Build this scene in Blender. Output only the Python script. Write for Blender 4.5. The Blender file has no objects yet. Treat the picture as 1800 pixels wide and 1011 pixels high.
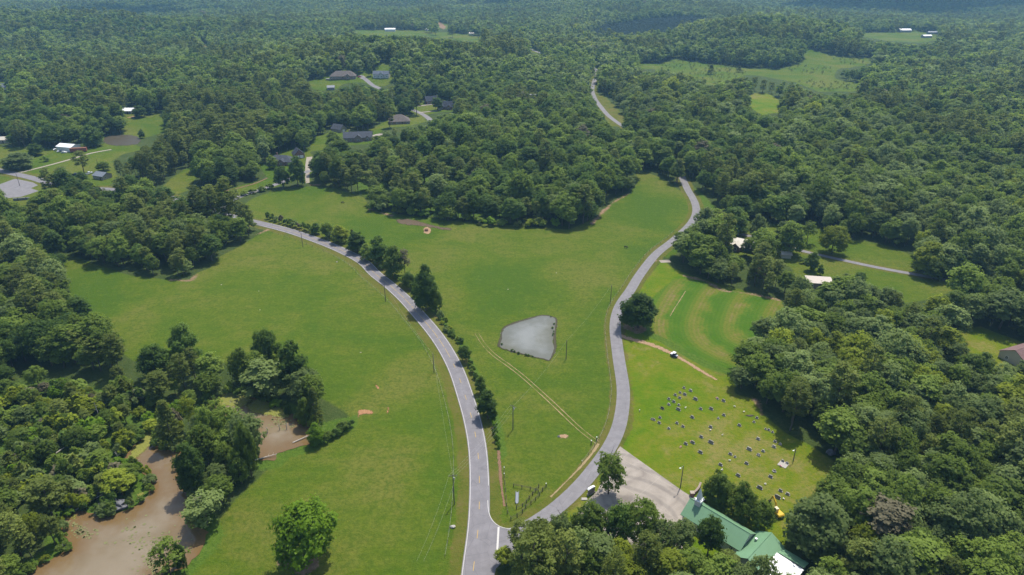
import bpy, math, random
import numpy as np
from mathutils import Vector, Matrix

# ------------------------------------------------------------------ camera, sky, sun, exposure
SC = bpy.context.scene
COL = SC.collection
CAM_H, PITCH, FPX = 150.0, math.radians(26.0), 1200.0
cam_d = bpy.data.cameras.new('camera')
cam_d.lens = 24.0; cam_d.sensor_width = 36.0; cam_d.clip_start = 1.0; cam_d.clip_end = 20000.0
cam = bpy.data.objects.new('camera', cam_d); COL.objects.link(cam)
cam.location = (0, 0, CAM_H); cam.rotation_euler = (math.pi / 2 - PITCH, 0, 0)
SC.camera = cam

SUN_EL, SUN_AZ = math.radians(66.0), math.radians(27.0)
SUN_DIR = Vector((math.sin(SUN_AZ) * math.cos(SUN_EL), math.cos(SUN_AZ) * math.cos(SUN_EL), math.sin(SUN_EL)))
wd = bpy.data.worlds.new('World'); SC.world = wd; wd.use_nodes = True
wn = wd.node_tree.nodes; wn.clear()
sky = wn.new('ShaderNodeTexSky'); sky.sky_type = 'NISHITA'; sky.sun_disc = False
sky.sun_elevation = SUN_EL; sky.sun_rotation = SUN_AZ; sky.altitude = 200; sky.air_density = 1.2; sky.dust_density = 2.0
bg = wn.new('ShaderNodeBackground'); bg.inputs['Strength'].default_value = 0.15
wo = wn.new('ShaderNodeOutputWorld')
wd.node_tree.links.new(sky.outputs[0], bg.inputs[0]); wd.node_tree.links.new(bg.outputs[0], wo.inputs[0])
sd = bpy.data.lights.new('sun', 'SUN'); sd.energy = 4.3; sd.angle = math.radians(0.6); sd.color = (1.0, 0.95, 0.86)
so = bpy.data.objects.new('sun', sd); COL.objects.link(so); so.location = (100, 200, 400)
so.rotation_euler = SUN_DIR.to_track_quat('Z', 'Y').to_euler()
SC.view_settings.view_transform = 'Standard'; SC.view_settings.look = 'None'
SC.view_settings.gamma = 1.0; SC.view_settings.exposure = 0.36
try: SC.view_settings.use_curve_mapping = False
except Exception: pass
SC.cycles.max_bounces = 6; SC.cycles.diffuse_bounces = 3; SC.cycles.transmission_bounces = 3
SC.cycles.transparent_max_bounces = 8; SC.cycles.volume_bounces = 0
HAZE_DENSITY = 0.000110

RNG = np.random.default_rng(11)
random.seed(5)

# ------------------------------------------------------------------ terrain
def sstep(a, b, x):
    t = np.clip((x - a) / (b - a), 0, 1); return t * t * (3 - 2 * t)

FLATS = []   # (poly xy array, z, blend width)

def H0(x, y):
    x = np.asarray(x, float); y = np.asarray(y, float)
    z = 0.8 * np.sin(x / 61 + 0.4) * np.sin(y / 83 + 1.1) + 0.5 * np.sin(x / 37 + y / 51)
    def g(cx, cy, sx, sy, a): return a * np.exp(-(((x - cx) / sx) ** 2 + ((y - cy) / sy) ** 2))
    z = z + g(-150, 1000, 180, 170, 35) + g(450, 1300, 165, 125, 35) + g(-70, 600, 140, 110, 8)
    z = z + g(-1050, 1480, 420, 170, 34) + g(330, 640, 220, 200, 6) + g(-420, 820, 200, 150, 10)
    f = sstep(1300, 2300, y)
    z = z + f * (14 * np.sin(x / 310 + 0.6) * np.sin(y / 270 + 0.3) + 10 * np.sin(x / 170 + y / 390) + 4 * np.sin(x / 97 - y / 140))
    z = z + g(1900, 2700, 900, 260, 55) + g(-600, 2900, 1200, 300, 26) + g(500, 3600, 2500, 500, 40)
    return z

def seg_dist(px, py, line):
    """distance from points to a polyline (N,2)"""
    d = np.full(px.shape, 1e9)
    for (ax, ay), (bx, by) in zip(line[:-1], line[1:]):
        vx, vy = bx - ax, by - ay
        L = vx * vx + vy * vy + 1e-9
        t = np.clip(((px - ax) * vx + (py - ay) * vy) / L, 0, 1)
        d = np.minimum(d, np.hypot(px - ax - t * vx, py - ay - t * vy))
    return d

def sdist(px, py, poly):
    """signed distance to a polygon, negative inside; far points get a cheap large value"""
    poly = np.asarray(poly)
    out = np.full(px.shape, 1e3)
    lo = poly.min(0) - 60; hi = poly.max(0) + 60
    m = (px > lo[0]) & (px < hi[0]) & (py > lo[1]) & (py < hi[1])
    if not m.any(): return out
    x, y = px[m], py[m]
    cl = np.vstack([poly, poly[:1]])
    d = seg_dist(x, y, cl)
    ins = np.zeros(x.shape, bool)
    for (ax, ay), (bx, by) in zip(cl[:-1], cl[1:]):
        c = ((ay > y) != (by > y)) & (x < (bx - ax) * (y - ay) / (by - ay + 1e-12) + ax)
        ins ^= c
    out[m] = np.where(ins, -d, d)
    return out

def H(x, y):
    x = np.atleast_1d(np.asarray(x, float)); y = np.atleast_1d(np.asarray(y, float))
    z = H0(x, y)
    for poly, zf, w in FLATS:
        s = sdist(x, y, poly)
        k = 1 - sstep(0, w, s)
        z = z * (1 - k) + zf * k
    return z

FWD = np.array([0, math.cos(PITCH), -math.sin(PITCH)]); UP = np.array([0, math.sin(PITCH), math.cos(PITCH)])
TS = np.geomspace(60, 9000, 700)
def G(px, py, hf=None):
    """pixel of the photograph -> point on the ground (x, y)"""
    hf = hf or H
    u = (px - 900.0) / FPX; v = (py - 505.5) / FPX
    d = FWD + u * np.array([1.0, 0, 0]) - v * UP
    P = d[None, :] * TS[:, None]; z = CAM_H + P[:, 2]
    below = z < hf(P[:, 0], P[:, 1])
    if not below.any(): return (P[-1, 0], P[-1, 1])
    i = int(np.argmax(below)); i = max(i, 1)
    a, b = TS[i - 1], TS[i]
    for _ in range(18):
        m = (a + b) / 2; q = d * m
        if CAM_H + q[2] < hf(q[0], q[1])[0] if hf is H else CAM_H + q[2] < float(hf(q[0], q[1])): b = m
        else: a = m
    q = d * ((a + b) / 2)
    return (float(q[0]), float(q[1]))
def GP(pts, hf=None): return np.array([G(a, b, hf) for a, b in pts])
def hz(x, y): return float(H(x, y)[0])
def proj(P):
    """world points (N,3) -> pixel x, y, depth"""
    P = np.asarray(P, float) - np.array([0, 0, CAM_H])
    z = P @ FWD; return 900 + FPX * P[:, 0] / z, 505.5 - FPX * (P @ UP) / z, z
def scale_at(x, y):
    """photo pixels per metre (horizontal) and per metre of height at a ground point"""
    z = hz(x, y); P = np.array([x, y, z - CAM_H]); dep = P @ FWD
    el = math.atan2(CAM_H - z, math.hypot(x, y))
    return FPX / dep, FPX / dep * math.cos(el)

# ------------------------------------------------------------------ layout traced from the photograph (ground level)
pond_px = [(877, 608), (880, 595), (884, 577), (895, 570), (912, 564), (930, 559), (952, 553), (970, 555), (978, 560), (977, 575), (975, 595), (976, 612), (972, 622), (966, 633), (955, 630), (935, 626), (913, 620), (893, 615)]
swamp_px = [(30, 1050), (47, 1011), (84, 987), (118, 967), (111, 940), (104, 913), (120, 903), (158, 901), (188, 904), (219, 897), (249, 880), (262, 859), (256, 832), (232, 819), (213, 816), (222, 795), (242, 772), (262, 752), (281, 755), (276, 784), (293, 787), (323, 789), (333, 799), (322, 822), (326, 859), (340, 879), (338, 906), (356, 927), (367, 940), (350, 967), (323, 994), (280, 1015), (262, 1060), (200, 1110), (20, 1110)]
bay_px = [(363, 700), (385, 690), (420, 687), (455, 698), (490, 712), (520, 728), (551, 750), (547, 775), (520, 783), (491, 789), (482, 805), (467, 806), (452, 800), (440, 775), (424, 755), (400, 745), (372, 738)]
farm_pond_px = [(184, 250), (186, 240), (205, 236), (232, 237), (246, 243), (240, 253), (205, 256)]
POND, SWAMP, BAY, FPOND = (GP(p, H0) for p in (pond_px, swamp_px, bay_px, farm_pond_px))
WZ = {}
for nm, P in (('pond', POND), ('swamp', SWAMP), ('bay', BAY), ('farm', FPOND)):
    WZ[nm] = float(np.mean(H0(P[:, 0], P[:, 1]))) - 0.3
WZ['bay'] = WZ['swamp']
for nm, P in (('pond', POND), ('swamp', SWAMP), ('bay', BAY), ('farm', FPOND)):
    FLATS.append((P, WZ[nm] - 0.12, 30.0 if nm == 'pond' else 22.0))

main_px = [(826, 1060), (831, 1011), (834, 983), (840, 939), (842.5, 897), (843, 854), (842, 818), (839, 782), (833, 751), (826.4, 724), (818, 697), (802, 650), (779.5, 608), (756, 576), (735, 552), (713, 527), (681.6, 498.6), (658, 481), (639, 460.5), (593.5, 437), (550, 420), (512, 407), (470.7, 396), (440, 389), (410, 382), (375, 370), (330, 355), (260, 340), (190, 333), (135, 331), (102, 327), (60, 314), (0, 300), (-60, 286)]
side_px = [(838, 968), (870, 952), (905, 940), (945, 918), (985, 888), (1020, 855), (1045, 824), (1068, 793), (1087, 755), (1095, 712), (1095.5, 680), (1089, 640), (1083, 596), (1081, 569), (1089, 538), (1110, 508), (1120, 490), (1152, 448), (1182, 424.5), (1200, 408), (1215, 393), (1224, 375), (1223, 361), (1217, 347), (1210, 336), (1203.5, 322), (1192, 300), (1165, 270), (1125, 243), (1095, 222), (1081.7, 213), (1069, 203), (1057, 189), (1046, 174), (1041, 159), (1043, 148), (1047.6, 134), (1047, 122), (1020, 108), (985, 101), (955, 95), (930, 85)]
hill_px = [(385, 372), (400.8, 355), (436.7, 340), (482, 325.5), (515, 312), (545, 300)]
estate_px = [(632, 133), (643, 140), (655, 150), (672, 158), (686, 168), (700, 179), (718, 190), (737, 198), (752, 207), (765, 222)]
lane_px = [(1222, 392), (1262, 403), (1300, 411), (1333, 419), (1360, 426), (1400, 439), (1435, 447), (1470, 455), (1540, 470), (1600, 481), (1640, 488), (1672, 494), (1730, 505)]
farm_lane_px = [(36, 303.5), (91, 289.5), (132, 278), (157, 270), (196, 263)]
MAIN, SIDE, HILLR, ESTATE, LANE, FLANE = (GP(p) for p in (main_px, side_px, hill_px, estate_px, lane_px, farm_lane_px))

def smooth_line(P, step=2.0):
    """Catmull-Rom through the points, resampled evenly"""
    P = np.asarray(P, float); Q = np.vstack([2 * P[0] - P[1], P, 2 * P[-1] - P[-2]]); out = []
    for i in range(1, len(Q) - 2):
        p0, p1, p2, p3 = Q[i - 1], Q[i], Q[i + 1], Q[i + 2]
        n = max(2, int(np.linalg.norm(p2 - p1) / step))
        for k in range(n):
            t = k / n
            out.append(0.5 * ((2 * p1) + (-p0 + p2) * t + (2 * p0 - 5 * p1 + 4 * p2 - p3) * t * t + (-p0 + 3 * p1 - 3 * p2 + p3) * t ** 3))
    out.append(Q[-2]); out = np.array(out)
    for _ in range(4):
        out[1:-1] = 0.25 * out[:-2] + 0.5 * out[1:-1] + 0.25 * out[2:]
    return out
MAIN, SIDE, HILLR, ESTATE, LANE, FLANE = (smooth_line(p, 3.0) for p in (MAIN, SIDE, HILLR, ESTATE, LANE, FLANE))

west_px = [(318, 1025), (338, 1003), (352, 975), (370, 944), (385, 915), (405, 888), (430, 864), (468, 828), (490, 796), (530, 787), (556, 782), (600, 758), (626, 745), (600, 720), (566, 700), (556, 670), (548, 650), (500, 648), (440, 642), (400, 640), (360, 630), (330, 628), (290, 632), (235, 635), (205, 615), (172, 585), (135, 545), (118, 500), (108, 440), (140, 455), (190, 472), (230, 485), (300, 492), (335, 492), (345, 480), (372, 470), (388, 450), (415, 437), (455, 412), (472, 400), (500, 395), (560, 415), (640, 455), (700, 510), (760, 575), (810, 650), (835, 720), (850, 800), (850, 900), (840, 1011), (820, 1100), (500, 1140), (300, 1120)]
centre_px = [(420, 365), (445, 348), (480, 336), (545, 327), (590, 332), (640, 347), (652, 367), (692, 377), (760, 388), (800, 393), (880, 394), (960, 401), (1000, 404), (1040, 394), (1056, 374), (1078, 354), (1108, 338), (1120, 322), (1118, 300), (1140, 304), (1165, 314), (1195, 335), (1215, 345), (1226, 372), (1215, 395), (1150, 450), (1090, 540), (1085, 600), (1098, 680), (1090, 760), (1040, 830), (960, 905), (900, 945), (850, 960), (843, 900), (843, 820), (830, 740), (800, 645), (755, 573), (690, 505), (640, 460), (560, 423), (470, 396), (440, 388)]
lawn_px = [(1092, 604), (1100, 575), (1110, 540), (1130, 500), (1165, 455), (1180, 470), (1210, 484), (1240, 492), (1270, 508), (1328, 518), (1372, 527), (1380, 548), (1345, 588), (1312, 625), (1296, 660), (1290, 692), (1328, 703), (1342, 728), (1380, 762), (1420, 780), (1470, 814), (1478, 832), (1462, 850), (1430, 868), (1395, 892), (1385, 935), (1375, 975), (1330, 1000), (1240, 990), (1150, 965), (1060, 960), (1005, 925), (990, 905), (1045, 845), (1090, 790), (1112, 745), (1108, 690), (1098, 640)]
hay_px = [(1120, 560), (1150, 520), (1185, 490), (1240, 492), (1270, 508), (1328, 518), (1372, 527), (1380, 548), (1345, 588), (1312, 625), (1296, 660), (1265, 660), (1200, 628), (1160, 600), (1125, 585)]
yard_px = [(1206, 318), (1222, 330), (1238, 345), (1262, 368), (1275, 385), (1290, 405), (1335, 398), (1352, 392), (1400, 404), (1430, 398), (1480, 421), (1520, 424), (1560, 432), (1600, 448), (1612, 462), (1605, 480), (1680, 492), (1690, 505), (1640, 525), (1560, 538), (1500, 535), (1470, 518), (1440, 510), (1405, 500), (1390, 470), (1345, 452), (1285, 448), (1262, 410), (1240, 400), (1228, 400), (1216, 420), (1190, 445), (1175, 455), (1160, 450), (1200, 410), (1220, 380), (1214, 345), (1202, 325)]
nook_px = [(1690, 582), (1722, 574), (1765, 590), (1800, 602), (1840, 625), (1830, 670), (1770, 668), (1720, 660), (1690, 640)]
farm_px = [(-60, 258), (0, 258), (60, 262), (100, 262), (150, 258), (200, 254), (240, 255), (250, 262), (215, 272), (196, 285), (205, 312), (190, 328), (150, 335), (110, 340), (75, 352), (40, 362), (-60, 365)]
meadow_px = [(218, 210), (222, 200), (250, 200), (283, 199), (296, 212), (290, 232), (250, 244), (215, 244)]
glade_px = [(285, 330), (300, 315), (330, 295), (348, 293), (345, 310), (330, 335), (300, 345)]
brick_px = [(452, 285), (470, 290), (530, 282), (546, 270), (552, 285), (548, 305), (545, 322), (520, 318), (480, 330), (440, 342), (400, 356), (330, 352), (345, 345), (395, 333), (455, 318), (480, 312), (470, 300)]
ridge_a_px = [(543, 266), (555, 242), (578, 233), (584, 246), (568, 264)]
ridge_b_px = [(656, 250), (662, 238), (680, 224), (715, 222), (750, 214), (738, 203), (700, 206), (672, 216), (650, 230), (640, 242), (600, 256), (640, 254)]
ridge_c_px = [(726, 192), (740, 181), (766, 182), (776, 190), (772, 198), (745, 202)]
ridge_d_px = [(543, 142), (580, 136), (620, 136), (640, 133), (660, 128), (666, 112), (690, 114), (693, 142), (676, 152), (655, 152), (640, 146), (615, 144), (590, 153), (566, 160), (545, 154)]
farfield_px = [(1158, 114), (1185, 104), (1210, 108), (1300, 119), (1370, 123), (1398, 114), (1416, 106), (1412, 86), (1440, 91), (1482, 101), (1535, 103), (1540, 110), (1500, 118), (1470, 122), (1466, 140), (1520, 148), (1510, 160), (1440, 162), (1400, 145), (1340, 134), (1310, 132), (1268, 152), (1230, 150), (1190, 138), (1150, 128)]
stripfield_px = [(622, 53.5), (690, 53), (742, 55), (744, 61), (700, 63), (630, 62)]
stripfield2_px = [(795, 58), (846, 65), (842, 74), (800, 70)]
glen_px = [(1312, 172), (1325, 165), (1352, 165), (1372, 178), (1375, 198), (1340, 202), (1318, 190)]
barnfield_px = [(1512, 58), (1555, 57), (1590, 58), (1645, 57), (1650, 70), (1618, 76), (1560, 72), (1520, 66)]
verge_far_px = [(1052, 170), (1062, 168), (1085, 190), (1104, 214), (1100, 224), (1075, 222), (1048, 188), (1034, 162), (1036, 140), (1046, 128), (1054, 130), (1050, 150)]
edge_left_px = [(-60, 140), (0, 142), (16, 146), (14, 168), (0, 178), (-60, 178)]
blot_px = [(1120, 112), (1155, 112), (1168, 124), (1150, 130), (1125, 126)]
clear_px = [(769, 37), (776, 40), (784, 47), (780, 52), (772, 48)]
clear2_px = [(352, 78), (364, 76), (368, 83), (356, 86)]
plant_px = [(1018, 66), (1060, 48), (1130, 38), (1200, 33), (1245, 36), (1230, 55), (1180, 72), (1100, 76), (1040, 74)]
scrub_px = [(610, 300), (680, 270), (760, 275), (830, 285), (900, 330), (905, 385), (850, 392), (790, 390), (720, 378), (660, 360), (620, 340)]
bog_px = [(-80, 700), (60, 640), (200, 660), (300, 690), (360, 720), (300, 790), (266, 832), (268, 866), (240, 890), (180, 908), (100, 908), (-80, 880)]
corner_px = [(-120, 870), (90, 880), (130, 950), (60, 1030), (-120, 1100)]
pinewood_px = [(190, 335), (195, 285), (230, 262), (330, 240), (420, 240), (470, 250), (440, 280), (330, 290), (290, 330), (250, 345)]
pineslope_px = [(260, 230), (300, 190), (420, 150), (540, 165), (580, 200), (560, 240), (470, 260), (380, 245)]

CLEAR = {}
for nm in ('west', 'centre', 'lawn', 'yard', 'nook', 'farm', 'meadow', 'glade', 'brick', 'ridge_a', 'ridge_b', 'ridge_c', 'ridge_d', 'farfield', 'stripfield', 'stripfield2', 'glen', 'barnfield', 'verge_far', 'edge_left', 'blot', 'clear', 'clear2'):
    CLEAR[nm] = GP(globals()[nm + '_px'])
HAY, PLANT, SCRUB, BOG, CORNER, PINEWOOD, PINESLOPE = (GP(p) for p in (hay_px, plant_px, scrub_px, bog_px, corner_px, pinewood_px, pineslope_px))
lot_px = [(1086, 790), (1090, 785), (1200, 863.5), (1214, 872), (1238, 880), (1215, 905), (1198, 930), (1200, 965), (1130, 985), (1060, 965), (1012, 908), (1034, 879), (1050, 863), (1062, 838)]
LOT = GP(lot_px)
flot_px = [(-40, 330), (0, 324), (26, 314.5), (45, 318), (58, 321), (67, 326), (54, 331), (68, 336), (38, 346), (0, 350), (-40, 356)]
FLOT = GP(flot_px)

# nothing tall stands in front of what is open to view in the photograph
VIS = [[(60, 1005), (112, 965), (106, 915), (190, 907), (252, 882), (260, 838), (240, 822), (290, 792), (334, 802), (325, 860), (340, 880), (336, 905), (356, 927), (365, 940), (335, 985), (290, 1040), (200, 1060)], [(425, 702), (500, 718), (549, 750), (545, 774), (482, 800), (440, 772)], ridge_a_px, ridge_b_px, ridge_c_px, ridge_d_px, [(0, 300), (30, 305), (100, 324), (66, 330), (68, 337), (38, 347), (0, 349)], [(118, 445), (125, 510), (180, 565), (212, 600), (300, 605), (320, 612), (360, 605), (450, 612), (500, 612), (545, 612), (556, 645), (562, 690), (625, 722), (620, 752), (500, 800), (440, 870), (380, 945), (350, 1000), (810, 1000), (825, 850), (815, 700), (700, 520), (600, 460), (480, 412), (455, 425), (370, 475), (330, 495), (230, 490)],
       [(1110, 600), (1263, 640), (1275, 690), (1330, 707), (1350, 742), (1390, 767), (1463, 817), (1468, 834), (1430, 852), (1385, 880), (1368, 915), (1345, 900), (1240, 850), (1100, 780)], [(1100, 560), (1180, 472), (1240, 492), (1368, 527), (1335, 565), (1290, 610), (1266, 642), (1180, 620)], [(1090, 790), (1200, 866), (1230, 880), (1205, 905), (1195, 940), (1172, 930), (1155, 905), (1120, 885), (1080, 880)], [(480, 340), (600, 338), (660, 372), (860, 396), (1000, 404), (1060, 378), (1120, 335), (1130, 306), (1165, 318), (1200, 350), (1210, 390), (1100, 520), (1060, 760), (900, 920), (850, 800), (760, 560), (640, 450), (480, 385)],
       farfield_px[:-4] + [(1260, 142), (1200, 128)], [(622, 52), (742, 53), (848, 63), (842, 73), (735, 62), (625, 59)], meadow_px, glen_px, barnfield_px + [], [(1585, 50), (1650, 55), (1650, 70), (1612, 70), (1580, 60)], verge_far_px[:6] + [(1070, 218), (1050, 186), (1038, 160)], nook_px[:5] + [(1800, 640), (1780, 636), (1755, 612), (1715, 612), (1692, 600)],
       [(465, 262), (512, 250), (545, 262), (546, 282), (520, 292), (470, 296)], [(580, 220), (612, 222), (662, 228), (660, 250), (612, 256), (600, 240), (580, 236)], [(682, 200), (722, 196), (720, 212), (690, 218)], [(746, 166), (800, 172), (800, 196), (742, 200)], [(580, 122), (632, 122), (690, 112), (690, 140), (640, 142), (580, 146), (548, 150)], [(572, 148), (594, 148), (594, 156), (572, 157)],
       [(545, 258), (552, 240), (576, 236), (576, 256)], [(634, 134), (656, 147), (654, 152), (632, 138)], [(686, 166), (706, 182), (700, 184), (684, 170)], [(720, 186), (760, 208), (750, 210), (718, 194)], [(665, 222), (700, 208), (680, 224), (660, 232)], farm_px[1:12], [(216, 188), (242, 188), (242, 204), (216, 204)], [(0, 142), (15, 145), (14, 166), (0, 172)], [(0, 240), (18, 240), (18, 254), (0, 254)], glade_px,
       [(1280, 416), (1335, 420), (1335, 442), (1282, 436)], [(1418, 486), (1458, 488), (1456, 508), (1420, 506)], [(1780, 600), (1810, 600), (1810, 650), (1785, 640)], brick_px[:9], yard_px[9:20] + [(1660, 500), (1620, 512), (1540, 490), (1470, 485), (1400, 470), (1350, 440)], [(1120, 112), (1158, 112), (1166, 122), (1128, 122)], [(768, 36), (790, 42), (786, 52), (768, 48)], [(352, 78), (366, 76), (368, 83), (354, 86)], [(930, 83), (958, 92), (956, 98), (930, 90)],
       [(1195, 900), (1240, 880), (1350, 945), (1375, 985), (1300, 1000), (1255, 960), (1200, 925)], [(922, 165), (950, 165), (950, 171), (922, 171)], [(184, 238), (245, 238), (240, 254), (186, 254)]]
VISW = [GP(v) for v in VIS]

# ------------------------------------------------------------------ node helper and materials
class NT:
    def __init__(s, name):
        s.m = bpy.data.materials.new(name); s.m.use_nodes = True; s.t = s.m.node_tree; s.t.nodes.clear()
        s.out = s.n('ShaderNodeOutputMaterial')
    def n(s, kind, **kw):
        nd = s.t.nodes.new(kind)
        for k, v in kw.items(): setattr(nd, k, v)
        return nd
    def put(s, sock, v):
        if v is None: return
        if hasattr(v, 'is_output') or isinstance(v, bpy.types.NodeSocket): s.t.links.new(v, sock)
        elif isinstance(v, (tuple, list)) and len(v) == 3 and sock.type == 'RGBA': sock.default_value = (*v, 1)
        else: sock.default_value = v
    def noise(s, scale, detail=4, rough=0.55, vec=None, dist=0.0):
        nd = s.n('ShaderNodeTexNoise'); nd.inputs['Scale'].default_value = scale; nd.inputs['Detail'].default_value = detail
        nd.inputs['Roughness'].default_value = rough; nd.inputs['Distortion'].default_value = dist
        if vec is not None: s.put(nd.inputs['Vector'], vec)
        return nd.outputs['Fac']
    def pos(s): return s.n('ShaderNodeNewGeometry').outputs['Position']
    def math(s, op, a, b=None, c=None, clamp=False):
        nd = s.n('ShaderNodeMath', operation=op); nd.use_clamp = clamp
        s.put(nd.inputs[0], a); s.put(nd.inputs[1], b); s.put(nd.inputs[2], c); return nd.outputs[0]
    def mix(s, f, a, b, mode='MIX'):
        nd = s.n('ShaderNodeMix', data_type='RGBA', blend_type=mode); s.put(nd.inputs[0], f); s.put(nd.inputs[6], a); s.put(nd.inputs[7], b); return nd.outputs[2]
    def map(s, v, a, b, c=0.0, d=1.0, smooth=True):
        nd = s.n('ShaderNodeMapRange'); nd.interpolation_type = 'SMOOTHSTEP' if smooth else 'LINEAR'
        for i, q in enumerate((v, a, b, c, d)): s.put(nd.inputs[i], q)
        return nd.outputs[0]
    def ramp(s, f, stops):
        nd = s.n('ShaderNodeValToRGB'); el = nd.color_ramp.elements
        while len(el) < len(stops): el.new(0.5)
        for e, (p, c) in zip(el, stops): e.position = p; e.color = (*c, 1)
        s.put(nd.inputs[0], f); return nd.outputs[0]
    def attr(s, name):
        nd = s.n('ShaderNodeAttribute'); nd.attribute_name = name; return nd
    def bsdf(s, col, rough=0.85, spec=0.2, bump=None, bstr=0.4, bdist=0.2, metal=0.0):
        b = s.n('ShaderNodeBsdfPrincipled'); s.put(b.inputs['Base Color'], col); s.put(b.inputs['Roughness'], rough)
        b.inputs['Specular IOR Level'].default_value = spec; b.inputs['Metallic'].default_value = metal
        if bump is not None:
            bp = s.n('ShaderNodeBump'); bp.inputs['Strength'].default_value = bstr; bp.inputs['Distance'].default_value = bdist
            s.put(bp.inputs['Height'], bump); s.t.links.new(bp.outputs[0], b.inputs['Normal'])
        return b.outputs[0]
    def done(s, sh): s.t.links.new(sh, s.out.inputs['Surface']); return s.m

def simple(name, c, rough=0.7, var=0.18, scale=1.2, spec=0.3, metal=0.0, bump=0.0):
    t = NT(name); p = t.pos(); n = t.noise(scale, 5, 0.6, p)
    col = t.mix(n, tuple(q * (1 - var) for q in c), tuple(min(1, q * (1 + var)) for q in c))
    return t.done(t.bsdf(col, rough, spec, n if bump else None, bump, 0.05, metal))

def foliage(name, dark, mid, light, trans=0.48, rough=0.6, spec=0.12):
    t = NT(name); oi = t.n('ShaderNodeObjectInfo').outputs['Random']
    p = t.pos(); n = t.noise(0.45, 3, 0.6, p); n2 = t.noise(0.011, 2, 0.5, p)
    f = t.math('ADD', t.math('MULTIPLY', oi, 0.55), t.math('ADD', t.math('MULTIPLY', n, 0.5), t.math('MULTIPLY', n2, 0.35)))
    f = t.map(f, 0.3, 1.1)
    col = t.ramp(f, [(0.0, dark), (0.5, mid), (1.0, light)])
    b = t.bsdf(col, rough, spec)
    tr = t.n('ShaderNodeBsdfTranslucent'); t.put(tr.inputs[0], t.mix(0.5, col, tuple(min(1, q * 1.6) for q in light)))
    mx = t.n('ShaderNodeMixShader'); mx.inputs[0].default_value = trans
    t.t.links.new(b, mx.inputs[1]); t.t.links.new(tr.outputs[0], mx.inputs[2])
    return t.done(mx.outputs[0])

M = {}
TONES = ['dark green', 'mid green', 'grey-green', 'yellow-green']
M['leaf0'] = foliage('leaf_dark_green', (0.046, 0.084, 0.013), (0.079, 0.132, 0.022), (0.134, 0.211, 0.035))
M['leaf1'] = foliage('leaf_mid_green', (0.076, 0.116, 0.016), (0.125, 0.180, 0.026), (0.208, 0.284, 0.044))
M['leaf2'] = foliage('leaf_grey_green', (0.090, 0.126, 0.035), (0.145, 0.195, 0.056), (0.239, 0.306, 0.093))
M['leaf3'] = foliage('leaf_yellow_green', (0.122, 0.153, 0.011), (0.189, 0.230, 0.020), (0.293, 0.350, 0.035))
M['lime'] = foliage('leaf_bright_green', (0.063, 0.122, 0.005), (0.100, 0.178, 0.008), (0.168, 0.275, 0.017), trans=0.42)
M['needle'] = foliage('pine_needles', (0.074, 0.099, 0.015), (0.120, 0.152, 0.027), (0.198, 0.237, 0.049), trans=0.34)
M['plantneedle'] = foliage('plantation_needles', (0.015, 0.035, 0.015), (0.023, 0.050, 0.021), (0.034, 0.071, 0.029), trans=0.1)
M['brown'] = foliage('leaf_withered', (0.110, 0.100, 0.052), (0.145, 0.130, 0.072), (0.180, 0.162, 0.098), trans=0.25)
M['bark'] = simple('bark', (0.10, 0.082, 0.066), 0.9, 0.4, 3.0, bump=0.5)
M['snag'] = simple('dead_wood', (0.42, 0.38, 0.33), 0.9, 0.3, 2.0, bump=0.4)

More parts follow.
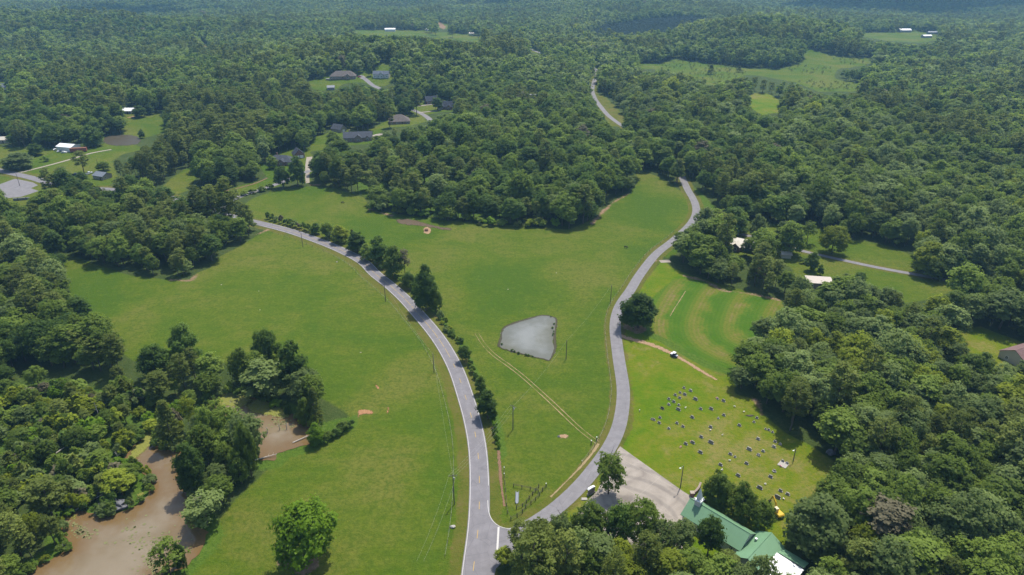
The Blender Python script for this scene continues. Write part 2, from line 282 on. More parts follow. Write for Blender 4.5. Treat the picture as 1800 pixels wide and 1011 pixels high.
def ground_material():
    t = NT('ground_cover'); p = t.pos()
    a = t.attr('zone_a'); sa = t.n('ShaderNodeSeparateColor'); t.t.links.new(a.outputs['Color'], sa.inputs[0])
    b = t.attr('zone_b'); sb = t.n('ShaderNodeSeparateColor'); t.t.links.new(b.outputs['Color'], sb.inputs[0])
    hd = t.attr('hay_distance').outputs['Fac']
    fine = t.noise(0.9, 6, 0.65, p); mid = t.noise(0.11, 5, 0.6, p); big = t.noise(0.018, 4, 0.55, p, 0.6); tuft = t.noise(2.6, 3, 0.6, p)
    st = t.n('ShaderNodeMapping'); t.put(st.inputs['Vector'], p); st.inputs['Scale'].default_value = (0.35, 1.0, 1.0); st.inputs['Rotation'].default_value = (0, 0, 0.5)
    streak = t.noise(0.28, 5, 0.65, st.outputs[0], 0.4)
    def edge(v, w=0.55):
        return t.map(t.math('ADD', v, t.math('MULTIPLY', t.math('SUBTRACT', t.math('ADD', t.math('MULTIPLY', fine, 0.5), t.math('MULTIPLY', mid, 0.5)), 0.5), w)), 0.4, 0.6)
    # forest floor
    floor = t.ramp(t.math('ADD', t.math('MULTIPLY', fine, 0.6), t.math('MULTIPLY', mid, 0.4)), [(0.3, (0.026, 0.042, 0.010)), (0.5, (0.046, 0.070, 0.016)), (0.72, (0.085, 0.085, 0.034))])
    # pasture
    pv = t.math('ADD', t.math('MULTIPLY', big, 0.70), t.math('ADD', t.math('MULTIPLY', streak, 0.22), t.math('MULTIPLY', mid, 0.12)))
    clump = t.noise(0.32, 4, 0.7, p, 0.3); past = t.ramp(pv, [(0.41, (0.050, 0.098, 0.005)), (0.475, (0.071, 0.112, 0.006)), (0.53, (0.092, 0.121, 0.010)), (0.61, (0.129, 0.133, 0.023))])
    past = t.mix(t.map(clump, 0.48, 0.68, 0.0, 0.55), past, (0.041, 0.086, 0.004))
    past = t.mix(t.map(clump, 0.30, 0.46, 0.45, 0.0), past, (0.122, 0.146, 0.020))
    past = t.mix(t.map(fine, 0.36, 0.66, 0.0, 0.6), past, (0.042, 0.077, 0.005))
    past = t.mix(t.map(tuft, 0.50, 0.75, 0.0, 0.4), past, (0.134, 0.158, 0.031))
    # mown lawn
    lv = t.math('ADD', t.math('MULTIPLY', big, 0.45), t.math('ADD', t.math('MULTIPLY', mid, 0.35), t.math('MULTIPLY', clump, 0.2)))
    lawn = t.ramp(lv, [(0.39, (0.063, 0.129, 0.002)), (0.455, (0.094, 0.145, 0.004)), (0.52, (0.130, 0.150, 0.009)), (0.60, (0.184, 0.161, 0.043))])
    lawn = t.mix(t.map(fine, 0.38, 0.70, 0.0, 0.6), lawn, (0.067, 0.122, 0.004))
    # hay strips, mown in curves
    w1 = t.math('SINE', t.math('MULTIPLY', t.math('ADD', hd, t.math('MULTIPLY', mid, 8.0)), 0.40))
    w2 = t.math('SINE', t.math('MULTIPLY', t.math('ADD', hd, t.math('MULTIPLY', fine, 1.0)), 3.3))
    hv = t.math('ADD', t.math('MULTIPLY', w1, 0.19), t.math('ADD', t.math('MULTIPLY', w2, 0.045), t.math('ADD', t.math('MULTIPLY', mid, 0.65), t.math('MULTIPLY', fine, 0.15))))
    hay = t.ramp(hv, [(0.18, (0.050, 0.115, 0.006)), (0.38, (0.076, 0.130, 0.010)), (0.56, (0.126, 0.137, 0.018)), (0.72, (0.181, 0.137, 0.056))])
    hay = t.mix(t.map(fine, 0.42, 0.70, 0.0, 0.55), hay, (0.050, 0.090, 0.008))
    col = t.mix(edge(sa.outputs[0]), floor, past)
    col = t.mix(edge(sa.outputs[1]), col, lawn)
    col = t.mix(edge(sa.outputs[2]), col, hay)
    weeds = t.ramp(fine, [(0.3, (0.042, 0.081, 0.008)), (0.55, (0.068, 0.122, 0.012)), (0.75, (0.114, 0.148, 0.030))])
    col = t.mix(t.math('MULTIPLY', edge(sb.outputs[2], 0.9), 0.9), col, weeds)
    verge = t.ramp(t.math('ADD', t.math('MULTIPLY', mid, 0.5), t.math('MULTIPLY', fine, 0.5)), [(0.34, (0.057, 0.085, 0.009)), (0.5, (0.103, 0.104, 0.017)), (0.64, (0.133, 0.104, 0.038))])
    col = t.mix(t.math('MULTIPLY', edge(sb.outputs[1], 0.9), 0.85), col, verge)
    dirt = t.ramp(t.math('ADD', t.math('MULTIPLY', fine, 0.6), t.math('MULTIPLY', mid, 0.4)), [(0.32, (0.114, 0.074, 0.042)), (0.52, (0.217, 0.144, 0.087)), (0.70, (0.304, 0.222, 0.144))])
    col = t.mix(edge(sb.outputs[0], 1.1), col, dirt)
    bump = t.math('ADD', t.math('MULTIPLY', fine, 0.7), t.math('MULTIPLY', tuft, 0.4))
    return t.done(t.bsdf(col, 0.95, 0.08, bump, 0.9, 0.8))

def patch_alpha(name, c0, c1, thr=0.5, scale=0.8):
    """bare earth that breaks up into the grass"""
    t = NT(name); p = t.pos(); n = t.noise(scale, 5, 0.65, p); f = t.noise(3.0, 3, 0.6, p)
    col = t.ramp(f, [(0.3, c0), (0.7, c1)])
    uv = t.attr('across').outputs['Fac']
    a = t.map(t.math('ADD', t.math('MULTIPLY', n, 0.9), t.math('MULTIPLY', uv, 0.75)), thr, thr + 0.22)
    b = t.bsdf(col, 0.95, 0.08, f, 0.5, 0.2); tr = t.n('ShaderNodeBsdfTransparent')
    mx = t.n('ShaderNodeMixShader'); t.put(mx.inputs[0], a); t.t.links.new(tr.outputs[0], mx.inputs[1]); t.t.links.new(b, mx.inputs[2])
    return t.done(mx.outputs[0])

def road_material(name, c, worn):
    t = NT(name); p = t.pos(); n = t.noise(0.35, 5, 0.6, p); f = t.noise(5.0, 4, 0.7, p); u = t.attr('across').outputs['Fac']
    col = t.mix(t.map(n, 0.3, 0.7), tuple(q * 0.88 for q in c), tuple(q * 1.10 for q in c))
    wt = t.math('ABSOLUTE', t.math('SINE', t.math('MULTIPLY', u, 6.2832)))      # wheel paths
    col = t.mix(t.math('MULTIPLY', t.map(wt, 0.6, 1.0), 0.25), col, worn)
    col = t.mix(t.map(f, 0.35, 0.75, 0.0, 0.3), col, tuple(q * 0.7 for q in c))
    vo = t.n('ShaderNodeTexVoronoi', feature='DISTANCE_TO_EDGE'); vo.inputs['Scale'].default_value = 0.22; t.put(vo.inputs['Vector'], t.mix(0.12, p, t.n('ShaderNodeTexNoise').outputs['Color']))
    col = t.mix(t.math('MULTIPLY', t.map(vo.outputs[0], 0.0, 0.025, 1.0, 0.0), 0.35), col, tuple(q * 0.5 for q in c))
    return t.done(t.bsdf(col, 0.9, 0.2, f, 0.3, 0.03))

def concrete_material():
    t = NT('concrete_lot'); p = t.pos(); n = t.noise(0.10, 6, 0.62, p, 1.4); f = t.noise(3.5, 4, 0.7, p); n2 = t.noise(0.05, 3, 0.5, p, 0.8)
    col = t.ramp(t.math('ADD', t.math('MULTIPLY', n, 0.65), t.math('MULTIPLY', n2, 0.35)), [(0.38, (0.165, 0.140, 0.118)), (0.46, (0.245, 0.212, 0.178)), (0.54, (0.285, 0.248, 0.208)), (0.64, (0.330, 0.292, 0.248))])
    col = t.mix(t.map(f, 0.4, 0.75, 0, 0.3), col, (0.165, 0.145, 0.125))
    w = t.n('ShaderNodeTexWave', wave_type='RINGS', rings_direction='Z'); mp = t.n('ShaderNodeMapping'); t.put(mp.inputs['Vector'], p); mp.inputs['Location'].default_value = (-30, -148, 0); t.put(w.inputs['Vector'], mp.outputs[0])
    w.inputs['Scale'].default_value = 0.06; w.inputs['Distortion'].default_value = 6.0; w.inputs['Detail'].default_value = 3.0; w.inputs['Detail Scale'].default_value = 0.6
    col = t.mix(t.map(w.outputs['Fac'], 0.60, 1.0, 0.0, 0.36), col, (0.135, 0.120, 0.108))
    m2 = t.n('ShaderNodeMapping'); t.put(m2.inputs['Vector'], p); m2.inputs['Rotation'].default_value = (0, 0, math.radians(44))
    br = t.n('ShaderNodeTexBrick'); br.offset = 0.0; t.put(br.inputs['Vector'], m2.outputs[0]); br.inputs['Scale'].default_value = 1.0
    br.inputs['Brick Width'].default_value = 14.0; br.inputs['Row Height'].default_value = 11.0; br.inputs['Mortar Size'].default_value = 0.09
    col = t.mix(t.math('MULTIPLY', br.outputs['Fac'], 0.4), col, (0.36, 0.32, 0.27))
    return t.done(t.bsdf(col, 0.9, 0.2, f, 0.2, 0.02))

def water_material(name, c0, c1, rough, scale, shallow=None):
    t = NT(name); p = t.pos(); n = t.noise(scale, 4, 0.5, p, 0.4); w = t.noise(1.4, 3, 0.5, p)
    col = t.ramp(n, [(0.38, c0), (0.62, c1)])
    e_ = t.map(t.math('ADD', t.attr('across').outputs['Fac'], t.math('MULTIPLY', t.math('SUBTRACT', t.noise(0.25, 4, 0.6, p), 0.5), 0.9)), 0.0, 0.9)
    col = t.mix(e_, shallow or c0, col)
    b = t.n('ShaderNodeBsdfPrincipled'); t.put(b.inputs['Base Color'], col); b.inputs['Roughness'].default_value = rough; b.inputs['IOR'].default_value = 1.333
    bp = t.n('ShaderNodeBump'); bp.inputs['Strength'].default_value = 0.12; bp.inputs['Distance'].default_value = 0.04; t.put(bp.inputs['Height'], w); t.t.links.new(bp.outputs[0], b.inputs['Normal'])
    return t.done(b.outputs[0])

def algae_material():
    t = NT('algae_mat'); p = t.pos(); n = t.noise(0.35, 5, 0.7, p); f = t.noise(2.2, 4, 0.7, p); u = t.attr('across').outputs['Fac']
    col = t.ramp(f, [(0.3, (0.101, 0.114, 0.015)), (0.55, (0.179, 0.182, 0.035)), (0.75, (0.242, 0.236, 0.063))])
    a = t.map(t.math('ADD', t.math('MULTIPLY', n, 0.8), t.math('ADD', t.math('MULTIPLY', f, 0.35), t.math('MULTIPLY', u, 0.55))), 0.72, 0.86)
    b = t.bsdf(col, 0.8, 0.2); tr = t.n('ShaderNodeBsdfTransparent'); mx = t.n('ShaderNodeMixShader')
    t.put(mx.inputs[0], a); t.t.links.new(tr.outputs[0], mx.inputs[1]); t.t.links.new(b, mx.inputs[2]); return t.done(mx.outputs[0])

def roof_metal(name, c, pitch=0.45):
    t = NT(name); tc = t.n('ShaderNodeTexCoord').outputs['Object']; sx = t.n('ShaderNodeSeparateXYZ'); t.put(sx.inputs[0], tc)
    w = t.math('FRACT', t.math('MULTIPLY', sx.outputs[0], 1 / pitch)); rib = t.map(w, 0.0, 0.14, 1.0, 0.0)
    n = t.noise(0.6, 5, 0.6, tc); col = t.mix(n, tuple(q * 0.86 for q in c), tuple(q * 1.12 for q in c)); col = t.mix(t.math('MULTIPLY', rib, 0.35), col, tuple(q * 0.6 for q in c))
    return t.done(t.bsdf(col, 0.45, 0.4, rib, 0.5, 0.04))
def shingle(name, c):
    t = NT(name); tc = t.n('ShaderNodeTexCoord').outputs['Object']
    br = t.n('ShaderNodeTexBrick'); t.put(br.inputs['Vector'], tc); br.inputs['Scale'].default_value = 1.0; br.inputs['Brick Width'].default_value = 0.9; br.inputs['Row Height'].default_value = 0.35; br.inputs['Mortar Size'].default_value = 0.02
    br.inputs['Color1'].default_value = (*c, 1); br.inputs['Color2'].default_value = (*(q * 0.72 for q in c), 1); br.inputs['Mortar'].default_value = (*(q * 0.5 for q in c), 1)
    n = t.noise(0.5, 4, 0.6, tc); col = t.mix(t.map(n, 0.3, 0.7, 0, 0.4), br.outputs[0], tuple(q * 1.3 for q in c))
    return t.done(t.bsdf(col, 0.9, 0.2))
def brick_mat(name, c):
    t = NT(name); tc = t.n('ShaderNodeTexCoord').outputs['Object']; mp = t.n('ShaderNodeMapping'); t.put(mp.inputs['Vector'], tc); mp.inputs['Rotation'].default_value = (math.pi / 2, 0, 0.6)
    br = t.n('ShaderNodeTexBrick'); t.put(br.inputs['Vector'], mp.outputs[0]); br.inputs['Scale'].default_value = 1.0; br.inputs['Brick Width'].default_value = 0.4; br.inputs['Row Height'].default_value = 0.14; br.inputs['Mortar Size'].default_value = 0.015
    br.inputs['Color1'].default_value = (*c, 1); br.inputs['Color2'].default_value = (*(q * 0.7 for q in c), 1); br.inputs['Mortar'].default_value = (0.32, 0.28, 0.25, 1)
    return t.done(t.bsdf(br.outputs[0], 0.9, 0.2))

M['ground'] = ground_material()
M['asphalt'] = road_material('asphalt_worn', (0.185, 0.175, 0.182), (0.148, 0.139, 0.146))
M['asphalt2'] = road_material('asphalt_pale', (0.194, 0.184, 0.188), (0.163, 0.153, 0.158))
M['concrete'] = concrete_material()
M['gravel'] = simple('gravel_lane', (0.274, 0.237, 0.187), 0.95, 0.3, 1.5, bump=0.4)
M['line_white'] = simple('road_paint_white', (0.471, 0.451, 0.418), 0.7, 0.25, 3.0)
M['line_yellow'] = simple('road_paint_yellow', (0.395, 0.266, 0.072), 0.7, 0.3, 2.0)
M['dirt_alpha'] = patch_alpha('bare_earth', (0.228, 0.141, 0.072), (0.350, 0.244, 0.151), 0.74)
M['rut'] = patch_alpha('wheel_rut_earth', (0.198, 0.148, 0.072), (0.304, 0.237, 0.130), 0.80, 0.30)
M['red_dirt'] = patch_alpha('red_clay', (0.228, 0.111, 0.050), (0.365, 0.207, 0.108), 0.80, 1.0)
M['ditch'] = patch_alpha('ditch_clay', (0.122, 0.074, 0.043), (0.228, 0.141, 0.086), 0.72, 0.7)
M['mud'] = patch_alpha('trodden_mud', (0.076, 0.056, 0.036), (0.129, 0.096, 0.061), 0.80, 0.35)
M['bank'] = patch_alpha('pond_bank', (0.035, 0.034, 0.018), (0.090, 0.080, 0.050), 0.55, 1.2)
M['pond'] = water_material('pond_water', (0.132, 0.138, 0.128), (0.190, 0.194, 0.176), 0.05, 0.030, (0.120, 0.120, 0.095))
M['brown_water'] = water_material('muddy_water', (0.158, 0.120, 0.068), (0.205, 0.166, 0.112), 0.06, 0.06, (0.140, 0.088, 0.036))
M['dark_water'] = simple('dark_water', (0.060, 0.050, 0.030), 0.5, 0.2, 0.2, spec=0.15)
M['algae'] = algae_material()
M['green_roof'] = roof_metal('green_metal_roof', (0.145, 0.270, 0.150))
M['white_roof'] = roof_metal('white_metal_roof', (0.78, 0.78, 0.77))
M['cream_roof'] = roof_metal('cream_metal_roof', (0.528, 0.480, 0.392))
M['tan_roof'] = roof_metal('tan_metal_roof', (0.448, 0.384, 0.320))
M['grey_metal'] = roof_metal('grey_metal_roof', (0.160, 0.176, 0.200))
M['slate'] = shingle('slate_shingles', (0.068, 0.074, 0.088))
M['slate2'] = shingle('charcoal_shingles', (0.040, 0.046, 0.062))
M['brown_sh'] = shingle('brown_shingles', (0.132, 0.112, 0.100))
M['pink_sh'] = shingle('rose_brown_shingles', (0.192, 0.120, 0.112))
M['blue_sh'] = shingle('blue_grey_shingles', (0.104, 0.120, 0.148))
M['brick'] = brick_mat('red_brick', (0.216, 0.096, 0.068))
M['brick2'] = brick_mat('tan_brick', (0.272, 0.188, 0.144))
M['stone'] = simple('tan_stone', (0.320, 0.272, 0.216), 0.9, 0.25, 2.0, bump=0.3)
M['white'] = simple('white_siding', (0.576, 0.576, 0.560), 0.6, 0.06)
M['cream'] = simple('cream_siding', (0.464, 0.416, 0.336), 0.7, 0.08)
M['greyside'] = simple('grey_siding', (0.240, 0.240, 0.248), 0.7, 0.1)
M['glass'] = simple('window_glass', (0.035, 0.045, 0.055), 0.1, 0.2, spec=0.6)
M['trim'] = simple('white_trim', (0.75, 0.75, 0.73), 0.5, 0.05)
M['darkdoor'] = simple('dark_door', (0.06, 0.045, 0.04), 0.5, 0.1)
M['wood'] = simple('weathered_wood', (0.075, 0.062, 0.052), 0.9, 0.35, 3.0)
M['polewood'] = simple('pole_wood', (0.115, 0.100, 0.088), 0.9, 0.3, 3.0)
M['greywood'] = simple('grey_board', (0.22, 0.24, 0.27), 0.8, 0.2, 3.0)
M['steel'] = simple('galvanised_steel', (0.42, 0.44, 0.46), 0.45, 0.12, metal=0.6)
M['wire'] = simple('wire', (0.34, 0.34, 0.34), 0.5, 0.1)
M['redpaint'] = simple('red_boards', (0.26, 0.075, 0.050), 0.8, 0.25)
M['granite'] = simple('grey_granite', (0.225, 0.205, 0.180), 0.7, 0.3, 2.0, spec=0.15)
M['granite_l'] = simple('pale_granite', (0.330, 0.305, 0.270), 0.7, 0.2, 4.0, spec=0.15)
M['granite_d'] = simple('black_granite', (0.035, 0.035, 0.04), 0.35, 0.2, 4.0)
M['flower'] = simple('cloth_flowers', (0.75, 0.70, 0.64), 0.8, 0.3, 6.0)
M['pinkflower'] = simple('pink_flowers', (0.66, 0.30, 0.32), 0.8, 0.3, 6.0)
M['machine'] = simple('machine_yellow', (0.56, 0.36, 0.025), 0.45, 0.12)
M['machine_c'] = simple('machine_cream', (0.60, 0.52, 0.34), 0.5, 0.12)
M['rubber'] = simple('black_rubber', (0.022, 0.022, 0.022), 0.8, 0.2)
M['carwhite'] = simple('white_car_paint', (0.74, 0.74, 0.74), 0.25, 0.03, spec=0.5)
M['carblue'] = simple('dark_blue_paint', (0.045, 0.055, 0.110), 0.3, 0.1, spec=0.5)
M['cardark'] = simple('dark_car_paint', (0.035, 0.038, 0.045), 0.25, 0.1, spec=0.5)
M['carred'] = simple('red_car_paint', (0.30, 0.030, 0.025), 0.25, 0.08, spec=0.5)
M['carsilver'] = simple('silver_car_paint', (0.42, 0.43, 0.45), 0.25, 0.06, spec=0.5)
M['hide'] = simple('black_hide', (0.014, 0.012, 0.011), 0.7, 0.2, 3.0)
M['tarp'] = simple('blue_tarp', (0.06, 0.20, 0.42), 0.6, 0.1)
M['rock'] = simple('pale_rock', (0.360, 0.338, 0.302), 0.9, 0.25, 3.0, bump=0.4)
M['greyrock'] = simple('grey_rock', (0.144, 0.144, 0.155), 0.9, 0.35, 1.5, bump=0.6)
M['rust'] = simple('rusty_metal', (0.20, 0.085, 0.050), 0.85, 0.3, 3.0)

# ------------------------------------------------------------------ mesh helpers
class MB:
    def __init__(s): s.v = []; s.f = []
    def add(s, vs, fs):
        o = len(s.v); s.v += [tuple(map(float, q)) for q in vs]; s.f += [tuple(o + i for i in f) for f in fs]; return s
    def box(s, x0, x1, y0, y1, z0, z1):
        return s.add([(x0, y0, z0), (x1, y0, z0), (x1, y1, z0), (x0, y1, z0), (x0, y0, z1), (x1, y0, z1), (x1, y1, z1), (x0, y1, z1)],
                     [(0, 3, 2, 1), (4, 5, 6, 7), (0, 1, 5, 4), (1, 2, 6, 5), (2, 3, 7, 6), (3, 0, 4, 7)])
    def tube(s, pts, rad, n=6, cap=True):
        pts = [Vector(p) for p in pts]; rad = rad if isinstance(rad, (list, tuple)) else [rad] * len(pts); o = len(s.v)
        for i, p in enumerate(pts):
            d = (pts[min(i + 1, len(pts) - 1)] - pts[max(i - 1, 0)]).normalized()
            a = d.orthogonal().normalized() if abs(d.z) < 0.9 else Vector((1, 0, 0)); a = (a - d * a.dot(d)).normalized(); b = d.cross(a)
            for k in range(n):
                t = 2 * math.pi * k / n; s.v.append(tuple(p + (a * math.cos(t) + b * math.sin(t)) * rad[i]))
        for i in range(len(pts) - 1):
            for k in range(n): s.f.append((o + i * n + k, o + i * n + (k + 1) % n, o + (i + 1) * n + (k + 1) % n, o + (i + 1) * n + k))
        if cap:
            s.f.append(tuple(o + k for k in reversed(range(n)))); e = o + (len(pts) - 1) * n; s.f.append(tuple(e + k for k in range(n)))
        return s
    def prism(s, poly, y0, y1):
        """outline in xz extruded along y"""
        n = len(poly); return s.add([(x, y0, z) for x, z in poly] + [(x, y1, z) for x, z in poly],
                     [tuple(range(n)), tuple(reversed(range(n, 2 * n)))] + [(i, n + i, n + (i + 1) % n, (i + 1) % n) for i in range(n)])
    def ball(s, c, r, seg=8, rings=5, jit=0.0, rnd=random):
        r = r if isinstance(r, (tuple, list)) else (r, r, r); o = len(s.v)
        s.v.append((c[0], c[1], c[2] + r[2]))
        for i in range(1, rings):
            a = math.pi * i / rings
            for k in range(seg):
                t = 2 * math.pi * k / seg; j = 1 + (rnd.random() - .5) * jit
                s.v.append((c[0] + r[0] * math.sin(a) * math.cos(t) * j, c[1] + r[1] * math.sin(a) * math.sin(t) * j, c[2] + r[2] * math.cos(a) * j))
        s.v.append((c[0], c[1], c[2] - r[2])); e = len(s.v) - 1
        for k in range(seg): s.f.append((o, o + 1 + k, o + 1 + (k + 1) % seg))
        for i in range(rings - 2):
            for k in range(seg):
                q = o + 1 + i * seg; s.f.append((q + k, q + seg + k, q + seg + (k + 1) % seg, q + (k + 1) % seg))
        q = o + 1 + (rings - 2) * seg
        for k in range(seg): s.f.append((q + k, e, q + (k + 1) % seg))
        return s
    def mesh(s, name, mat, smooth=False):
        me = bpy.data.meshes.new(name); me.from_pydata(s.v, [], s.f); me.materials.append(M[mat] if isinstance(mat, str) else mat)
        if smooth: me.polygons.foreach_set('use_smooth', [True] * len(me.polygons))
        me.update(); return me
    def obj(s, name, mat, parent=None, smooth=False, loc=None):
        return link(name, s.mesh(name, mat, smooth), parent, loc)

def link(name, data, parent=None, loc=None):
    o = bpy.data.objects.new(name, data); COL.objects.link(o)
    if parent is not None: o.parent = parent
    if loc is not None: o.location = loc
    return o
def tag(o, label=None, cat=None, group=None, kind=None):
    if label: o['label'] = label
    if cat: o['category'] = cat
    if group: o['group'] = group
    if kind: o['kind'] = kind
    return o
def thing(name, label, cat, loc, rz=0.0, group=None):
    o = link(name, None, None, loc); o.rotation_euler = (0, 0, rz); o.empty_display_size = 0.5
    return tag(o, label, cat, group)
def at(px, py, dz=0.0):
    x, y = G(px, py); return (x, y, hz(x, y) + dz)

def np_mesh(name, V, F, mats, midx=None):
    me = bpy.data.meshes.new(name); V = np.ascontiguousarray(V, np.float32); F = np.ascontiguousarray(F, np.int32); k = F.shape[1]
    me.vertices.add(len(V)); me.vertices.foreach_set('co', V.ravel())
    me.loops.add(F.size); me.loops.foreach_set('vertex_index', F.ravel())
    me.polygons.add(len(F)); me.polygons.foreach_set('loop_start', np.arange(0, F.size, k, dtype=np.int32))
    try: me.polygons.foreach_set('loop_total', np.full(len(F), k, np.int32))
    except Exception: pass
    for m in mats: me.materials.append(m)
    if midx is not None: me.polygons.foreach_set('material_index', np.ascontiguousarray(midx, np.int32))
    me.update(calc_edges=True); me.validate(); return me

# ------------------------------------------------------------------ ground sheet
def axis(lo, hi, c0, c1, step, grow=1.07, cap=60):
    core = list(np.arange(c0, c1, step)); a = [core[0]]; s = step
    while a[-1] > lo: s = min(s * grow, cap if abs(a[-1]) < 3600 else 400); a.append(a[-1] - s)
    b = [core[-1]]; s = step
    while b[-1] < hi: s = min(s * grow, cap if abs(b[-1]) < 3600 else 400); b.append(b[-1] + s)
    return np.array(list(reversed(a[1:])) + core + b[1:])
def build_ground():
    xs = axis(-9000, 9000, -200, 240, 1.6, 1.05, 28); ys = axis(-1500, 11000, 118, 470, 1.6, 1.035, 24)
    X, Y = np.meshgrid(xs, ys); x, y = X.ravel(), Y.ravel(); z = H(x, y)
    nx, ny = len(xs), len(ys); I = np.arange(nx * ny).reshape(ny, nx)
    F = np.stack([I[:-1, :-1], I[:-1, 1:], I[1:, 1:], I[1:, :-1]], -1).reshape(-1, 4)
    me = np_mesh('ground', np.stack([x, y, z], 1), F, [M['ground']]); me.polygons.foreach_set('use_smooth', [True] * len(F))
    def soft(poly, w=3.0): return np.clip(0.5 - sdist(x, y, poly) / (2 * w), 0, 1)
    past = np.zeros_like(x); lawn = np.zeros_like(x)
    for nm in ('west', 'centre', 'farfield', 'stripfield', 'stripfield2', 'barnfield', 'verge_far', 'farm', 'meadow', 'glade', 'brick', 'ridge_a', 'ridge_b', 'ridge_c', 'ridge_d', 'edge_left', 'yard'): past = np.maximum(past, soft(CLEAR[nm], 3 if nm in ('west', 'centre') else 6))
    for nm in ('lawn', 'nook', 'glen'): lawn = np.maximum(lawn, soft(CLEAR[nm], 3))
    for v in VISW[2:]: past = np.maximum(past, soft(v, 3))
    hay = soft(HAY, 4)
    cp = [(1320, 440), (1268, 490), (1240, 520), (1224, 552), (1219, 578), (1230, 602), (1262, 622), (1310, 640), (1400, 668)]; curve = smooth_line(GP(cp))
    hd = np.full(x.shape, 50.0); mk = hay > 0; hd[mk] = seg_dist(x[mk], y[mk], curve)
    sgn = sdist(x, y, np.vstack([curve, GP([(1500, 640), (1500, 470)])])); hd = np.where(sgn < 0, -hd, hd)
    near = (np.abs(x) < 500) & (y > 60) & (y < 900)
    def band(line, w0, w1):
        out = np.zeros_like(x); d = seg_dist(x[near], y[near], line); out[near] = np.clip(1 - (d - w0) / (w1 - w0), 0, 1); return out
    verge = np.maximum(band(MAIN, 4.5, 9.0), np.maximum(band(SIDE, 3.6, 6.6), band(LANE, 2.5, 5.0) * 0.9))
    verge = np.maximum(verge, soft(CLEAR['verge_far'], 5) * 0.9)
    verge *= np.where(soft(CLEAR['lawn'], 2) > 0.5, 0.55, 1.0)
    dirt = np.zeros_like(x)
    for p, r in [((1122, 579), 4.0), ((1108, 575), 3.0), ((540, 992), 3.2), ((500, 985), 2.0), ((1150, 458), 1.8)]:
        c = G(*p); dirt = np.maximum(dirt, np.clip(1.1 - np.hypot(x - c[0], y - c[1]) / r / 1.6, 0, 0.85))
    for line in ([(690, 380), (650, 368)], [(300, 492), (335, 494), (345, 482)], [(455, 411), (470, 404)], [(1200, 484), (1239, 494), (1272, 511), (1328, 518), (1370, 528)], [(1040, 394), (1056, 376), (1078, 356), (1106, 340)], [(1328, 703), (1342, 728)], [(560, 325), (545, 325)]):
        d = np.full(x.shape, 1e3); d[near] = seg_dist(x[near], y[near], GP(line)); dirt = np.maximum(dirt, np.clip(0.62 - d / 7.0, 0, 1))
    dirt = np.maximum(dirt, soft(CLEAR['blot'], 4) * 0.35); dirt = np.maximum(dirt, soft(CLEAR['clear'], 6)); dirt = np.maximum(dirt, soft(CLEAR['clear2'], 5))
    weeds = np.maximum(soft(SCRUB, 12) * 0.75, soft(BOG, 12) * 0.55)
    weeds = np.maximum(weeds, np.clip(1.0 - np.minimum(sdist(x, y, SWAMP), sdist(x, y, BAY)) / 9, 0, .85)); weeds = np.maximum(weeds, soft(GP([(556, 790), (560, 745), (600, 735), (632, 728), (630, 750), (600, 765)]), 4))
    weeds = np.maximum(weeds, soft(GP([(1206, 318), (1222, 330), (1262, 368), (1262, 385), (1232, 360), (1215, 335)]), 3))
    for line, w in (([(1140, 588), (1165, 598), (1200, 618), (1240, 640), (1285, 655)], 3.6), ([(759, 548), (806, 612), (836, 660), (860, 720), (872, 760), (880, 800)], 4.0),):
        d = np.full(x.shape, 1e3); d[near] = seg_dist(x[near], y[near], GP(line)); weeds = np.maximum(weeds, np.clip(1.1 - d / w, 0, 0.9))
    def cattr(name, r, g, b):
        a = me.attributes.new(name, 'FLOAT_COLOR', 'POINT'); a.data.foreach_set('color', np.stack([r, g, b, np.ones_like(r)], 1).astype(np.float32).ravel())
    cattr('zone_a', past, lawn, hay); cattr('zone_b', dirt, verge, weeds)
    me.attributes.new('hay_distance', 'FLOAT', 'POINT').data.foreach_set('value', hd.astype(np.float32))
    tag(link('ground', me), kind='structure')
build_ground()

# ------------------------------------------------------------------ roads, tracks, water sheets
def ribbon(name, line, width, mat, lift, kind='structure', cols=4, w_end=None, parent=None, jitter=0.0):
    P = np.asarray(line); d = np.gradient(P, axis=0); d /= np.linalg.norm(d, axis=1)[:, None] + 1e-9; nrm = np.stack([-d[:, 1], d[:, 0]], 1)
    us = np.linspace(0, 1, cols + 1); W = np.linspace(width, w_end or width, len(P)); rr = np.random.default_rng(len(P) + int(width * 10))
    if jitter: W = W * (1 + jitter * np.convolve(rr.normal(size=len(P)), np.ones(5) / 5, 'same'))
    V = np.stack([P + nrm * ((u - 0.5) * W)[:, None] for u in us], 1); x, y = V[..., 0].ravel(), V[..., 1].ravel()
    z = H(x, y) + lift; n, c = len(P), cols + 1; I = np.arange(n * c).reshape(n, c)
    F = np.stack([I[:-1, :-1], I[:-1, 1:], I[1:, 1:], I[1:, :-1]], -1).reshape(-1, 4)[:, ::-1]
    me = np_mesh(name, np.stack([x, y, z], 1), F, [M[mat]])
    u = np.tile(us, n); a = u if 'asphalt' in mat else 1 - np.abs(u - 0.5) * 2
    me.attributes.new('across', 'FLOAT', 'POINT').data.foreach_set('value', a.astype(np.float32))
    o = link(name, me, parent)
    if kind: o['kind'] = kind
    return o
